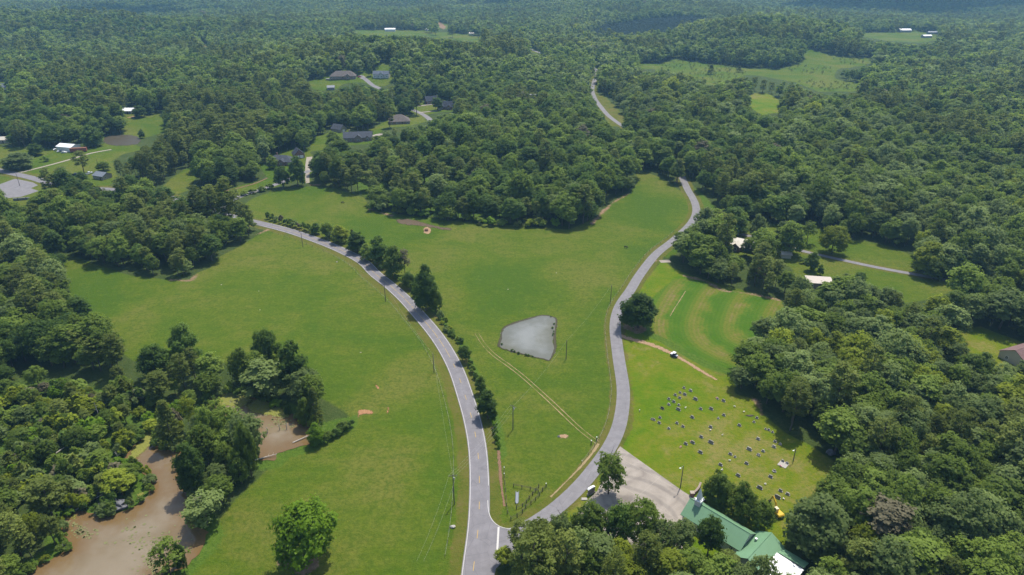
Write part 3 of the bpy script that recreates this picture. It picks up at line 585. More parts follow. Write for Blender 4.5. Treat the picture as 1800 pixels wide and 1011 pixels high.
def sheet(name, poly, mat, z=None, lift=0.1, step=4.0, kind='structure', smooth=True):
    """polygon filled with rings towards its middle, following the ground (or level at z)"""
    P = np.asarray(poly, float); cl = np.vstack([P, P[:1]])
    if smooth:
        Q = smooth_closed(P, step if 'water' not in name else 1.2)
        if 'water' in name: q_ = np.random.default_rng(len(Q)).normal(0, .42, Q.shape); Q = Q + (q_ + np.roll(q_, 1, 0)) * .7
    else:
        Q = []
        for a, b in zip(cl[:-1], cl[1:]):
            n = max(1, int(np.linalg.norm(b - a) / step)); Q += [a + (b - a) * k / n for k in range(n)]
        Q = np.array(Q)
    from mathutils.geometry import delaunay_2d_cdt
    lo, hi = Q.min(0), Q.max(0); gx, gy = np.meshgrid(np.arange(lo[0], hi[0], step), np.arange(lo[1], hi[1], step)); g = np.stack([gx.ravel(), gy.ravel()], 1)
    g = g[sdist(g[:, 0], g[:, 1], Q) < -step * 0.5]
    pts = [Vector(p) for p in np.vstack([Q, g])]; n = len(Q)
    r = delaunay_2d_cdt(pts, [(i, (i + 1) % n) for i in range(n)], [list(range(n))], 1, 1e-5)
    V = np.array([(p.x, p.y) for p in r[0]]); F = np.array([f for f in r[2] if len(f) == 3])
    zz = np.full(len(V), z) if z is not None else H(V[:, 0], V[:, 1]) + lift
    me = np_mesh(name, np.column_stack([V, zz]), F, [M[mat]])
    dd = -sdist(V[:, 0], V[:, 1], Q); me.attributes.new('across', 'FLOAT', 'POINT').data.foreach_set('value', np.clip(dd / (step * (4 if 'water' in name else 2)), 0, 1).astype(np.float32))
    if me.polygons[0].normal.z < 0: me.flip_normals()
    o = link(name, me)
    if kind: o['kind'] = kind
    return o
def split_side():
    A = np.array(G(1203.5, 322)); i = int(np.argmin(np.linalg.norm(SIDE - A, axis=1))); return SIDE[:i + 1], SIDE[i:]
SIDE_NEAR, SIDE_FAR = split_side()
def smooth_closed(P, step):
    n = len(P); out = []
    for i in range(n):
        p0, p1, p2, p3 = P[i - 1], P[i], P[(i + 1) % n], P[(i + 2) % n]; m = max(2, int(np.linalg.norm(p2 - p1) / step))
        for k in range(m):
            t = k / m; out.append(0.5 * ((2 * p1) + (-p0 + p2) * t + (2 * p0 - 5 * p1 + 4 * p2 - p3) * t * t + (-p0 + 3 * p1 - 3 * p2 + p3) * t ** 3))
    return np.array(out)

def part_of(line, a, b):
    """piece of a world polyline between two photo points"""
    A, B = np.array(G(*a)), np.array(G(*b)); i = int(np.argmin(np.linalg.norm(line - A, axis=1))); j = int(np.argmin(np.linalg.norm(line - B, axis=1))); i, j = min(i, j), max(i, j)
    return line[i:j + 1]
def offset(line, d):
    t = np.gradient(line, axis=0); t /= np.linalg.norm(t, axis=1)[:, None]; return line + np.stack([-t[:, 1], t[:, 0]], 1) * d
def trim(line, k0, k1): return line[k0:len(line) - k1]

ribbon('main_road', MAIN, 6.4, 'asphalt', 0.10)
ribbon('side_road', SIDE, 5.0, 'asphalt2', 0.085)
ribbon('hill_road', HILLR, 5.0, 'asphalt2', 0.08)
ribbon('estate_road', ESTATE, 5.5, 'asphalt2', 0.10)
ribbon('lane', LANE, 3.2, 'asphalt2', 0.08)
ribbon('farm_lane', FLANE, 2.8, 'gravel', 0.09)
sheet('junction', GP([(858, 880), (859, 897), (863, 911), (874, 924.5), (891, 931), (904, 930), (930, 920), (958, 922), (925, 955), (896, 975), (872, 1000), (862, 1040), (845, 1045), (845, 960)]), 'asphalt', lift=0.115, smooth=False, step=3)
sheet('parking_lot', LOT, 'concrete', lift=0.07, smooth=False, step=4)
sheet('farm_parking_lot', FLOT, 'asphalt2', lift=0.075, smooth=False, step=5)
# painted lines
def marking(name, line, w, mat, lift=0.145): ribbon(name, line, w, mat, lift, cols=1)
mk_near = part_of(MAIN, (828, 1040), (470, 397))
marking('edge_marking', offset(mk_near, 2.85), 0.16, 'line_white')
marking('edge_marking', offset(part_of(MAIN, (843, 850), (470, 397)), -2.85), 0.16, 'line_white')
marking('edge_marking', smooth_line(GP([(857.5, 880), (858, 896), (862, 911), (873, 924), (890, 930.5), (903, 930)]), 1.0), 0.18, 'line_white')
marking('stop_marking', GP([(876.5, 927), (873.5, 978)]), 0.55, 'line_white', 0.15)
dash = MB(); acc = 0; L = np.linalg.norm(np.diff(mk_near, axis=0), axis=1); s = np.concatenate([[0], np.cumsum(L)])
def along(q): return np.array([np.interp(q, s, mk_near[:, 0]), np.interp(q, s, mk_near[:, 1])])
tot = s[-1]; solid_from = 118.0
Vd, Fd = [], []
def quadstrip(a, b):
    n = max(1, int((b - a) / 3)); q = np.linspace(a, b, n + 1); pts = np.array([along(v) for v in q]); t = np.gradient(pts, axis=0) if len(pts) > 1 else None
    t /= np.linalg.norm(t, axis=1)[:, None]; nr = np.stack([-t[:, 1], t[:, 0]], 1) * 0.09; o = len(Vd)
    for p, r in zip(pts, nr):
        for q2 in (p - r, p + r): Vd.append((q2[0], q2[1], hz(*q2) + 0.145))
    for i in range(n): Fd.append((o + 2 * i + 1, o + 2 * i, o + 2 * i + 2, o + 2 * i + 3))
q = 6.0
while q < solid_from: quadstrip(q, q + 3.2); q += 11.5
q = solid_from
while q < tot - 4: quadstrip(q, min(q + 7.5, tot)); q += 8.6
tag(link('centre_marking', np_mesh('centre_marking', np.array(Vd), np.array(Fd), [M['line_yellow']])), kind='structure')

# bare earth
rutc = smooth_line(GP([(838, 586), (850, 605), (868, 624), (892, 641), (918, 661), (945, 685), (968, 706), (988, 725), (1012, 748), (1032, 765), (1050, 778)]), 1.5)
ribbon('dirt_track', offset(rutc, 0.8), 0.75, 'rut', 0.06, jitter=0.5); ribbon('dirt_track', offset(rutc, -0.8), 0.75, 'rut', 0.06, jitter=0.5)
ribbon('dirt_track', smooth_line(GP([(1090, 590), (1100, 594), (1125, 600), (1150, 608), (1172, 617), (1190, 627), (1210, 638), (1232, 652), (1260, 668)]), 1.5), 6.5, 'dirt_alpha', 0.055, w_end=1.8, jitter=0.5)
ribbon('dirt_track', smooth_line(GP([(1178, 556), (1184, 545), (1195, 528), (1205, 512)]), 1.5), 0.9, 'rut', 0.05, jitter=0.5)
ribbon('dirt_shoulder', smooth_line(GP([(1052, 780), (1042, 796), (1028, 812), (1012, 830), (990, 852), (968, 874)]), 1.5), 2.6, 'rut', 0.062, w_end=1.4, jitter=0.5)
ribbon('dirt_shoulder', smooth_line(GP([(876, 792), (878, 812), (880, 840), (883, 868), (887, 890)]), 1.2), 1.7, 'ditch', 0.055, jitter=0.3)
for pts in ([(979, 764), (990, 760), (1004, 764), (1004, 770), (992, 774), (982, 771)], [(625, 722), (640, 717), (662, 722), (655, 731), (640, 731), (635, 745), (628, 745)], [(677, 708), (686, 706), (688, 720), (685, 735), (677, 735)], [(655, 676), (664, 672), (672, 684), (662, 688)], [(742, 402), (752, 398), (760, 404), (756, 412), (744, 411)]):
    sheet('dirt_patch', GP(pts), 'red_dirt' if pts[0][0] < 700 else 'dirt_alpha', lift=0.06, step=0.9)
sheet('dirt_patch', GP([(690, 386), (720, 383), (770, 395), (800, 401), (790, 408), (740, 400), (700, 396)]), 'mud', lift=0.055, step=2)
# driveways
ribbon('driveway', smooth_line(GP([(544, 276), (542, 286), (541, 296), (540, 308), (541, 322)]), 1.5), 4.6, 'gravel', 0.07, w_end=2.6)
ribbon('driveway', smooth_line(GP([(634, 134), (640, 138)]), 1.5), 7, 'gravel', 0.075)
ribbon('driveway', GP([(735, 187), (748, 185), (765, 183)]), 3.6, 'concrete', 0.12); ribbon('driveway', GP([(737, 198), (770, 195)]), 4, 'concrete', 0.12)
ribbon('driveway', smooth_line(GP([(657, 240), (668, 236), (672, 237)]), 2), 7, 'concrete', 0.07)
ribbon('driveway', GP([(636, 249), (660, 241)]), 3, 'concrete', 0.08)
ribbon('driveway', smooth_line(GP([(395, 336), (430, 328), (455, 320), (470, 313)]), 2), 3.0, 'ditch', 0.06)
ribbon('driveway', smooth_line(GP([(224, 207), (232, 206), (243, 202), (255, 199)]), 2), 5, 'dirt_alpha', 0.07)
ribbon('driveway', GP([(1178, 459), (1160, 460)]), 3.5, 'concrete', 0.07)
# water
sheet('pond_water', POND, 'pond', z=WZ['pond'], step=3)
sheet('swamp_water', SWAMP, 'brown_water', z=WZ['swamp'], step=3); sheet('swamp_water', BAY, 'brown_water', z=WZ['swamp'], step=3)
sheet('farm_pond_water', FPOND, 'dark_water', z=WZ['farm'], step=4)
pb = smooth_closed(POND, 2.0); ribbon('pond_bank', np.vstack([pb, pb[:2]]), 1.1, 'bank', 0.14, jitter=0.9)
for pts in ([(214, 818), (224, 795), (243, 772), (262, 753), (280, 756), (274, 780), (258, 797), (240, 812), (228, 822)], [(365, 702), (386, 691), (420, 688), (452, 698), (440, 712), (425, 722), (400, 716), (380, 722)], [(425, 712), (455, 699), (490, 713), (520, 729), (500, 738), (470, 734), (440, 728)], [(330, 770), (345, 764), (350, 780), (335, 790)], [(400, 770), (425, 765), (432, 790), (410, 795)]):
    tag(sheet('algae', GP(pts), 'algae', z=WZ['swamp'] + 0.05, step=1.6, kind='stuff'), 'yellow-green algae floating on the brown swamp water', 'algae')

for pts in ([(104, 908), (128, 902), (150, 905), (140, 914), (118, 917)], [(160, 906), (188, 907), (182, 914), (168, 913)], [(236, 868), (258, 862), (256, 874), (240, 880)], [(345, 930), (362, 934), (358, 946), (346, 944)]):
    tag(sheet('algae', GP(pts), 'algae', z=WZ['swamp'] + 0.05, step=1.2, kind='stuff'), 'thin algae scum along the brown swamp bank', 'algae')
m = MB(); q = random.Random(4)
for _ in range(420):
    cx_, cy_, sx_, sy_ = q.choice([(140, 935, 30, 14), (250, 950, 60, 30), (455, 720, 40, 14), (500, 742, 30, 14), (420, 705, 30, 8), (280, 1000, 40, 20)])
    x, y = G(q.gauss(cx_, sx_ * .5), q.gauss(cy_, sy_ * .5)); a = (np.array([x]), np.array([y]))
    if min(sdist(*a, SWAMP)[0], sdist(*a, BAY)[0]) > -.8: continue
    r = q.uniform(.15, .5); n = 7; m.add([(x + r * math.cos(2 * math.pi * k / n) * q.uniform(.8, 1.1), y + r * math.sin(2 * math.pi * k / n) * q.uniform(.8, 1.1), WZ['swamp'] + .06) for k in range(n)], [tuple(range(n))])
M['pad'] = simple('lily_pad', (0.150, 0.150, 0.055), 0.6, 0.3)
tag(m.obj('lily_pads', 'pad'), 'pale lily pads scattered over the brown water', 'lily pads', kind='stuff')

# ------------------------------------------------------------------ buildings
def slab_roof(mb, prof, y0, y1, th=0.18):
    """roof skin over an eaves-ridge-eaves profile in xz, extruded along y"""
    top = prof; bot = [(x, z - th) for x, z in reversed(prof)]
    return mb.prism(list(reversed(top + bot)), y0, y1)
def gable_roof(L, W, eave, rise, over=0.4):
    """ridge along x"""
    k = rise / (W / 2); h = W / 2 + over
    m = MB(); prof = [(-h, eave - over * k), (0, eave + rise), (h, eave - over * k)]
    t = MB(); slab_roof(t, prof, -L / 2 - over, L / 2 + over)
    m.add([(y, x, z + 0.05) for x, y, z in t.v], t.f); return m
def hip_roof(L, W, eave, rise, over=0.5):
    a, b = L / 2 + over, W / 2 + over; r = max(0.3, L / 2 - W / 2 * 0.95); z0 = eave - over * rise / (W / 2); m = MB()
    for dz, in ((0.05,),):
        v = [(-a, -b, z0), (a, -b, z0), (a, b, z0), (-a, b, z0), (-r, 0, eave + rise), (r, 0, eave + rise)]
    m.add([(x, y, z + 0.05) for x, y, z in v], [(0, 1, 5, 4), (1, 2, 5), (2, 3, 4, 5), (3, 0, 4), (0, 3, 2, 1)]); return m
def gable_walls(L, W, eave, rise):
    m = MB(); v = [(-L / 2, -W / 2, -0.6), (L / 2, -W / 2, -0.6), (L / 2, W / 2, -0.6), (-L / 2, W / 2, -0.6), (-L / 2, -W / 2, eave), (L / 2, -W / 2, eave), (L / 2, W / 2, eave), (-L / 2, W / 2, eave), (-L / 2, 0, eave + rise - 0.1), (L / 2, 0, eave + rise - 0.1)]
    return m.add(v, [(0, 1, 5, 4), (2, 3, 7, 6), (1, 2, 6, 9, 5), (3, 0, 4, 8, 7), (0, 3, 2, 1)])
def window(parent, x, y, z, w, h, face, n=None):
    """face: 'f' (-y) 'b' (+y) 'l' (-x) 'r' (+x)"""
    fr = MB(); pn = MB(); d = 0.06
    def bx(m, a0, a1, z0, z1, p):
        if face == 'f': m.box(a0, a1, y - p, y + 0.02, z0, z1)
        elif face == 'b': m.box(a0, a1, y - 0.02, y + p, z0, z1)
        elif face == 'l': m.box(x - p, x + 0.02, a0, a1, z0, z1)
        else: m.box(x - 0.02, x + p, a0, a1, z0, z1)
    c = x if face in 'fb' else y
    for a0, a1, z0, z1 in ((c - w / 2 - .1, c - w / 2, z - .1, z + h + .1), (c + w / 2, c + w / 2 + .1, z - .1, z + h + .1), (c - w / 2, c + w / 2, z - .1, z), (c - w / 2, c + w / 2, z + h, z + h + .1), (c - .03, c + .03, z, z + h)): bx(fr, a0, a1, z0, z1, 0.09)
    bx(pn, c - w / 2, c + w / 2, z, z + h, 0.03)
    o = fr.obj('window', 'trim', parent); pn.obj('pane', 'glass', o)
def plate(parent, name, mat, x, y, z, w, h, face, p=0.05):
    m = MB()
    if face == 'f': m.box(x - w / 2, x + w / 2, y - p, y + .02, z, z + h)
    elif face == 'b': m.box(x - w / 2, x + w / 2, y - .02, y + p, z, z + h)
    elif face == 'l': m.box(x - p, x + .02, y - w / 2, y + w / 2, z, z + h)
    else: m.box(x - .02, x + p, y - w / 2, y + w / 2, z, z + h)
    return m.obj(name, mat, parent)

def house(name, label, px, py, rz, L, W, eave, rise, wall, roof, kind='gable', cat='house', gables=(), garage=0, chimney=None, porch=False, wins=True, group=None):
    t = thing(name, label, cat, at(px, py), math.radians(rz), group)
    if kind == 'hip': MB().box(-L / 2, L / 2, -W / 2, W / 2, -0.6, eave).obj('wall', wall, t); r = hip_roof(L, W, eave, rise).obj('roof', roof, t)
    elif kind == 'flat':
        MB().box(-L / 2, L / 2, -W / 2, W / 2, -0.6, eave).obj('wall', wall, t)
        m = MB(); k = rise; m.add([(-L/2-.3, -W/2-.3, eave), (L/2+.3, -W/2-.3, eave), (L/2+.3, W/2+.3, eave + k), (-L/2-.3, W/2+.3, eave + k), (-L/2-.3, -W/2-.3, eave + .2), (L/2+.3, -W/2-.3, eave + .2), (L/2+.3, W/2+.3, eave + k + .2), (-L/2-.3, W/2+.3, eave + k + .2)],
              [(0, 3, 2, 1), (4, 5, 6, 7), (0, 1, 5, 4), (1, 2, 6, 5), (2, 3, 7, 6), (3, 0, 4, 7)]); r = m.obj('roof', roof, t)
    else: gable_walls(L, W, eave, rise).obj('wall', wall, t); r = gable_roof(L, W, eave, rise).obj('roof', roof, t)
    gx = [g[0] for g in gables]
    for (x, w, dep, rs) in gables:       # cross gables on the front
        m = MB(); m.prism([(x - w / 2, -0.6), (x + w / 2, -0.6), (x + w / 2, eave), (x, eave + rs - .12), (x - w / 2, eave)], -W / 2 - dep, -W / 2 + 0.01); m.obj('front_gable', wall, t)
        h = w / 2 + .3; k = rs / (w / 2); mm = MB(); slab_roof(mm, [(x - h, eave - .3 * k + .06), (x, eave + rs + .06), (x + h, eave - .3 * k + .06)], -W / 2 - dep - .35, 0 if kind != 'hip' else -W * .12); mm.obj('gable_roof', roof, t)
        window(t, x, -W / 2 - dep, 0.9, min(1.6, w * .4), 1.3, 'f')
    if wins:
        n = max(2, int(L / 4.0))
        for i in range(n):
            x = -L / 2 + (i + .5) * L / n
            if any(abs(x - g[0]) < g[1] / 2 + .6 for g in gables): continue
            if i == n // 2: plate(t, 'door', 'darkdoor', x, -W / 2, 0, 1.0, 2.1, 'f')
            else: window(t, x, -W / 2, 0.9, 1.1, 1.3, 'f')
        window(t, L / 2, -W / 5, 0.9, 1.0, 1.3, 'r'); window(t, -L / 2, W / 5, 0.9, 1.0, 1.3, 'l')
    for i in range(garage): plate(t, 'garage_door', 'trim', L / 2, (i - (garage - 1) / 2) * 3.3, 0, 2.8, 2.3, 'r')
    if chimney: MB().box(chimney - .45, chimney + .45, W * .12, W * .12 + .9, eave, eave + rise + 1.2).obj('chimney', wall if wall.startswith('brick') else 'brick', r)
    if porch:
        m = MB(); m.box(-L * .3, L * .3, -W / 2 - 2.2, -W / 2 - .03, eave - .45, eave - .25); m.obj('porch_roof', roof, t)
        for x in (-L * .29, -L * .1, L * .1, L * .29): MB().box(x - .1, x + .1, -W / 2 - 2.15, -W / 2 - 1.95, -.3, eave - .45).obj('post', 'trim', t)
    return t

house('brick_house', 'low brick house with dark hipped roof above the pasture, next to the white-doored garage', 496, 287, -8, 20, 11, 3.0, 3.6, 'brick', 'slate', 'hip', gables=((2.5, 5, 1.6, 2.2), (-6, 4, 1.0, 1.8)), chimney=-4)
house('brick_garage', 'brick garage with steep slate gable and two white doors', 525, 276, -62, 9, 8, 3.2, 3.8, 'brick', 'slate2', cat='garage', garage=2, wins=False)
house('gabled_house', 'long slate-roofed house with cream front gable on the wooded ridge', 630, 246, 8, 24, 11, 3.4, 3.8, 'brick2', 'slate', gables=((0.5, 6, 1.8, 2.6), (8, 3, 0.6, 1.5)), chimney=-7)
house('gabled_garage', 'slate-roofed outbuilding with cream gable behind the long ridge house', 596, 231, -28, 11, 8.5, 3.0, 3.6, 'stone', 'slate', cat='garage', wins=False, garage=1)
house('brown_house', 'brown pyramid-roofed house half hidden by trees on the ridge', 702, 216, 12, 19, 15, 3.0, 5.0, 'brick2', 'brown_sh', 'hip')
house('dark_roofed_house', 'small charcoal-roofed house at the end of the upper concrete driveway', 758, 181, 20, 13, 10, 3.2, 4.2, 'brick', 'slate2', gables=((3, 4.5, 1.2, 2.2),))
house('dark_roofed_house', 'red brick house with charcoal gable roof and white car in front', 786, 191, -14, 17, 11, 3.2, 4.6, 'brick', 'slate2', gables=((-4, 5, 1.2, 2.4), (4, 4, 1.0, 2.0)))
house('wide_house', 'wide brown-roofed house at the top of the pale curving driveway', 604, 137, 6, 30, 14, 3.2, 5.0, 'brick2', 'brown_sh', 'hip', gables=((6, 6, 1.5, 2.6),), garage=1)
house('white_house', 'white house with blue-grey roof and front gable on its own lawn', 671, 135.5, -3, 19, 9, 4.2, 3.0, 'white', 'blue_sh', gables=((1.0, 5, 1.6, 2.2),), porch=True)
house('grey_shed', 'small grey shed at the lawn edge left of the wide brown-roofed house', 582, 157, 10, 8, 6, 2.6, 1.8, 'greyside', 'grey_metal', cat='shed', wins=False)
house('metal_building', 'white metal farm building with shallow roof beside the red trailer', 122, 264, -15, 15, 10, 4.0, 1.6, 'white', 'white_roof', cat='barn', wins=False)
house('metal_cabin', 'grey metal-roofed cabin at the foot of the pine wood', 181, 313, -22, 10, 8, 2.8, 2.0, 'stone', 'grey_metal', cat='cabin')
house('pond_house', 'long white-roofed house at the far side of the small meadow', 229, 198, 0, 14, 7, 3.0, 1.8, 'greyside', 'white_roof', porch=True)
house('cream_farmhouse', 'cream-roofed building cut by the left frame edge beyond the farm trees', 6, 250, 6, 16, 8, 3.0, 2.0, 'cream', 'cream_roof')
house('blue_house', 'pale blue-grey house at the left frame edge far behind', 6, 157, -8, 16, 10, 3.4, 3.4, 'white', 'blue_sh', gables=((4, 5, 1.0, 2.2),))
house('ranch_house', 'cream metal-roofed ranch house behind the dense tree clump by the lane', 1309, 437, -34, 16, 10, 3.0, 2.6, 'brick', 'cream_roof', gables=((-3.5, 5, 2.5, 1.9),))
house('tan_bungalow', 'tan flat-roofed bungalow with brick front below the lane', 1438, 503, -9, 12, 7, 3.0, 0.6, 'brick2', 'tan_roof', 'flat')
house('garden_shed', 'small tan-roofed shed peeping out behind the tree clump', 1381, 452, -12, 5, 4, 2.4, 1.2, 'cream', 'tan_roof', cat='shed', wins=False)
house('rose_roofed_house', 'house with rose-brown roof cut by the right frame edge', 1800, 632, 22, 16, 11, 3.2, 3.2, 'cream', 'pink_sh', gables=((-4, 5, 2.0, 2.2),))
house('long_barn', 'long white barn in the strip field on the far ridge', 686, 55, 4, 22, 10, 4.5, 2.0, 'white', 'white_roof', cat='barn', wins=False)
house('far_barn', 'wide white-roofed barn in the far clearing at upper right', 1589, 56.5, -2, 24, 12, 4.5, 2.5, 'greyside', 'white_roof', cat='barn', wins=False)
house('far_barn', 'low white-roofed shed, lowest building of the far right clearing', 1628, 66, 8, 18, 9, 3.5, 1.8, 'greyside', 'white_roof', cat='barn', wins=False)
house('far_barn', 'thin pale-roofed barn, rightmost of the far upper clearing', 1641, 60, -2, 26, 9, 4.0, 1.6, 'greyside', 'grey_metal', cat='barn', wins=False)
house('far_house', 'tiny white house between dark trees right of the strip field', 752, 54.5, 0, 9, 7, 3, 2, 'white', 'white_roof', wins=False)
house('far_house', 'small pale house at the right end of the far strip field', 829, 61, 0, 10, 7, 3, 2, 'white', 'tan_roof', wins=False)
house('mobile_home', 'pale grey mobile home glimpsed through the central woods', 936, 171, 4, 20, 5, 3.2, 0.8, 'white', 'grey_metal', wins=False)

# red box trailer by the metal building
t = thing('red_trailer', 'long rusty red box trailer parked against the white metal building', 'trailer', at(139, 267), math.radians(14))
MB().box(-6.2, 6.2, -1.4, 1.4, 0.7, 3.3).obj('cargo_box', 'redpaint', t); MB().box(-6.3, 6.3, -1.48, 1.48, 3.3, 3.42).obj('roof', 'rust', t)
for x in (-4.8, -3.7, 4.5):
    for y in (-1.2, 1.2):
        MB().tube([(x, y - .15, .5), (x, y + .15, .5)], .5, 12).obj('wheel', 'rubber', t)

def church():
    ox, oy = G(1198, 919); z = hz(ox, oy)
    t = thing('church', 'white country church with green metal roof and small white steeple', 'church', (ox, oy, z), math.radians(-46))
    # local x runs from the front to the rear, y to the far side
    L, W, E, R = 18.2, 8.1, 3.6, 2.9
    def shift(m, dx, dy): m.v = [(x + dx, y + dy, z) for x, y, z in m.v]; return m
    shift(gable_walls(L, W, E, R), L / 2, W / 2).obj('nave_wall', 'white', t)
    r = shift(gable_roof(L, W, E, R, 0.5), L / 2, W / 2).obj('nave_roof', 'green_roof', t)
    MB().tube([(-.5, W / 2, E + R + .1), (L + .5, W / 2, E + R + .1)], .09, 6).obj('ridge_cap', 'green_roof', r)
    for i in range(5): window(t, 2.2 + i * 3.4, 0, 1.0, 0.9, 1.7, 'f')
    for i in range(5): window(t, 2.2 + i * 3.4, W, 1.0, 0.9, 1.7, 'b')
    plate(t, 'door', 'darkdoor', 0, W / 2, 0, 1.8, 2.3, 'l')
    plate(t, 'rear_gable_louvre', 'greyside', L, W / 2, E + .6, 1.4, 0.9, 'r')
    # wing across the rear
    WL, WW, WR = 12.4, 7.6, 2.1; a0, b0 = 18.25, -2.6
    wm = gable_walls(WL, WW, 3.0, WR); wm.v = [(a0 + WW / 2 + y, b0 + WL / 2 + x, z) for x, y, z in wm.v]; wm.f = [tuple(reversed(f)) for f in wm.f]; wm.obj('wing_wall', 'white', t)
    rm = gable_roof(WL, WW, 3.0, WR, 0.45); rm.v = [(a0 + WW / 2 + y, b0 + WL / 2 + x, z) for x, y, z in rm.v]; rm.f = [tuple(reversed(f)) for f in rm.f]
    rf = rm.obj('wing_roof', 'green_roof', t); MB().tube([(a0 + WW / 2, b0 - .4, 3 + WR + .1), (a0 + WW / 2, b0 + WL + .4, 3 + WR + .1)], .09, 6).obj('ridge_cap', 'green_roof', rf)
    MB().box(a0 + 1.5, a0 + 2.1, b0 + WL * .62, b0 + WL * .62 + .6, 3.9, 4.9).obj('roof_vent', 'steel', rf)
    # low white roof over the carport and the narrow lean-to
    m = MB(); m.add([(25.4, -1.8, 2.95), (33.5, -1.8, 2.55), (33.5, 6.6, 2.55), (25.4, 6.6, 2.95), (25.4, -1.8, 3.1), (33.5, -1.8, 2.7), (33.5, 6.6, 2.7), (25.4, 6.6, 3.1)], [(0, 3, 2, 1), (4, 5, 6, 7), (0, 1, 5, 4), (1, 2, 6, 5), (2, 3, 7, 6), (3, 0, 4, 7)]); m.obj('carport_roof', 'white_roof', t)
    for x in (27.5, 33.2):
        for y in (-1.5, 6.3): MB().box(x - .08, x + .08, y - .08, y + .08, -.4, 2.55).obj('post', 'trim', t)
    MB().box(26.6, 33.0, 7.0, 9.4, -.5, 2.5).obj('annex_wall', 'white', t)
    m = MB(); m.add([(26.2, 6.75, 3.15), (33.4, 6.75, 3.15), (33.4, 9.8, 2.5), (26.2, 9.8, 2.5), (26.2, 6.75, 3.3), (33.4, 6.75, 3.3), (33.4, 9.8, 2.65), (26.2, 9.8, 2.65)], [(0, 3, 2, 1), (4, 5, 6, 7), (0, 1, 5, 4), (1, 2, 6, 5), (2, 3, 7, 6), (3, 0, 4, 7)]); m.obj('annex_roof', 'green_roof', t)
    # steeple
    cx, cy, zb = 2.3, W / 2, E + R - .5
    s = MB().box(cx - .85, cx + .85, cy - .85, cy + .85, zb - .4, zb + 1.7).obj('steeple', 'white', t)
    MB().box(cx - 1.05, cx + 1.05, cy - 1.05, cy + 1.05, zb + 1.7, zb + 1.88).obj('cornice', 'trim', s)
    MB().box(cx - .55, cx + .55, cy - .55, cy + .55, zb + 1.88, zb + 2.7).obj('belfry', 'white', s)
    m = MB(); m.add([(cx - .7, cy - .7, zb + 2.7), (cx + .7, cy - .7, zb + 2.7), (cx + .7, cy + .7, zb + 2.7), (cx - .7, cy + .7, zb + 2.7), (cx, cy, zb + 6.4)], [(0, 3, 2, 1), (0, 1, 4), (1, 2, 4), (2, 3, 4), (3, 0, 4)]); m.obj('spire', 'white', s)
    for dx in (-.85, .85):
        for dy in (-.85, .85): MB().box(cx + dx - .12, cx + dx + .12, cy + dy - .12, cy + dy + .12, zb + 1.88, zb + 2.5).obj('pinnacle', 'trim', s)
    return t
church()

def curved_wall(label, pts, h, th, px_end):
    P = smooth_line(GP(pts), 0.5); z = hz(*P[0]); n = np.gradient(P, axis=0); n /= np.linalg.norm(n, axis=1)[:, None]; n = np.stack([-n[:, 1], n[:, 0]], 1) * th / 2
    t = thing('brick_wall', label, 'brick wall', (P[0][0], P[0][1], z)); m = MB(); c = MB()
    for mm, z0, z1, k in ((m, -.4, h, 1.0), (c, h + .003, h + .1, 1.25)):
        V = []; k_ = len(P)
        for p, q in zip(P, n):
            for s_ in (-1, 1):
                for zz in (z0, z1): V.append((p[0] + q[0] * s_ * k - P[0][0], p[1] + q[1] * s_ * k - P[0][1], zz))
        F = []
        for i in range(k_ - 1):
            a, b = i * 4, i * 4 + 4
            F += [(a, b, b + 1, a + 1), (a + 1, b + 1, b + 3, a + 3), (a + 3, b + 3, b + 2, a + 2)]
        F += [(0, 1, 3, 2), ((k_ - 1) * 4, (k_ - 1) * 4 + 2, (k_ - 1) * 4 + 3, (k_ - 1) * 4 + 1)]; mm.add(V, F)
    m.obj('wall', 'brick', t); c.obj('coping', 'brick2', t)
    MB().box(-.55, .55, -.55, .55, -.4, h + .35).obj('pillar', 'brick', t); MB().box(-.65, .65, -.65, .65, h + .35, h + .47).obj('pillar_cap', 'stone', t)
curved_wall('curved red brick wall with a pillar at the parking lot corner', [(1216, 872), (1222, 868), (1228, 861), (1231, 853)], 1.1, 0.5, None)
curved_wall('short dark brick wall beside the church front steps', [(1233, 884), (1239, 882), (1246, 878)], 0.9, 0.5, None)
t = thing('entrance_sign', 'brick church sign with pale capstone on the grass by the entrance', 'sign', at(1039, 868), math.radians(35))
MB().box(-1.5, 1.5, -.35, .35, -.2, .5).obj('base', 'stone', t); MB().box(-1.25, 1.25, -.25, .25, .503, 2.3).obj('panel', 'granite', t)
MB().prism([(-1.45, 2.303), (1.45, 2.303), (1.1, 2.62), (0, 2.8), (-1.1, 2.62)], -.4, .4).obj('capstone', 'trim', t)
tag(MB().prism([(-1.0, 0), (1.0, 0), (.8, .3), (-.8, .3)], -.5, .5).obj('stone_border', 'granite_l', loc=at(1027, 878)), 'low pale stone border set in grass near the church sign', 'stone border')

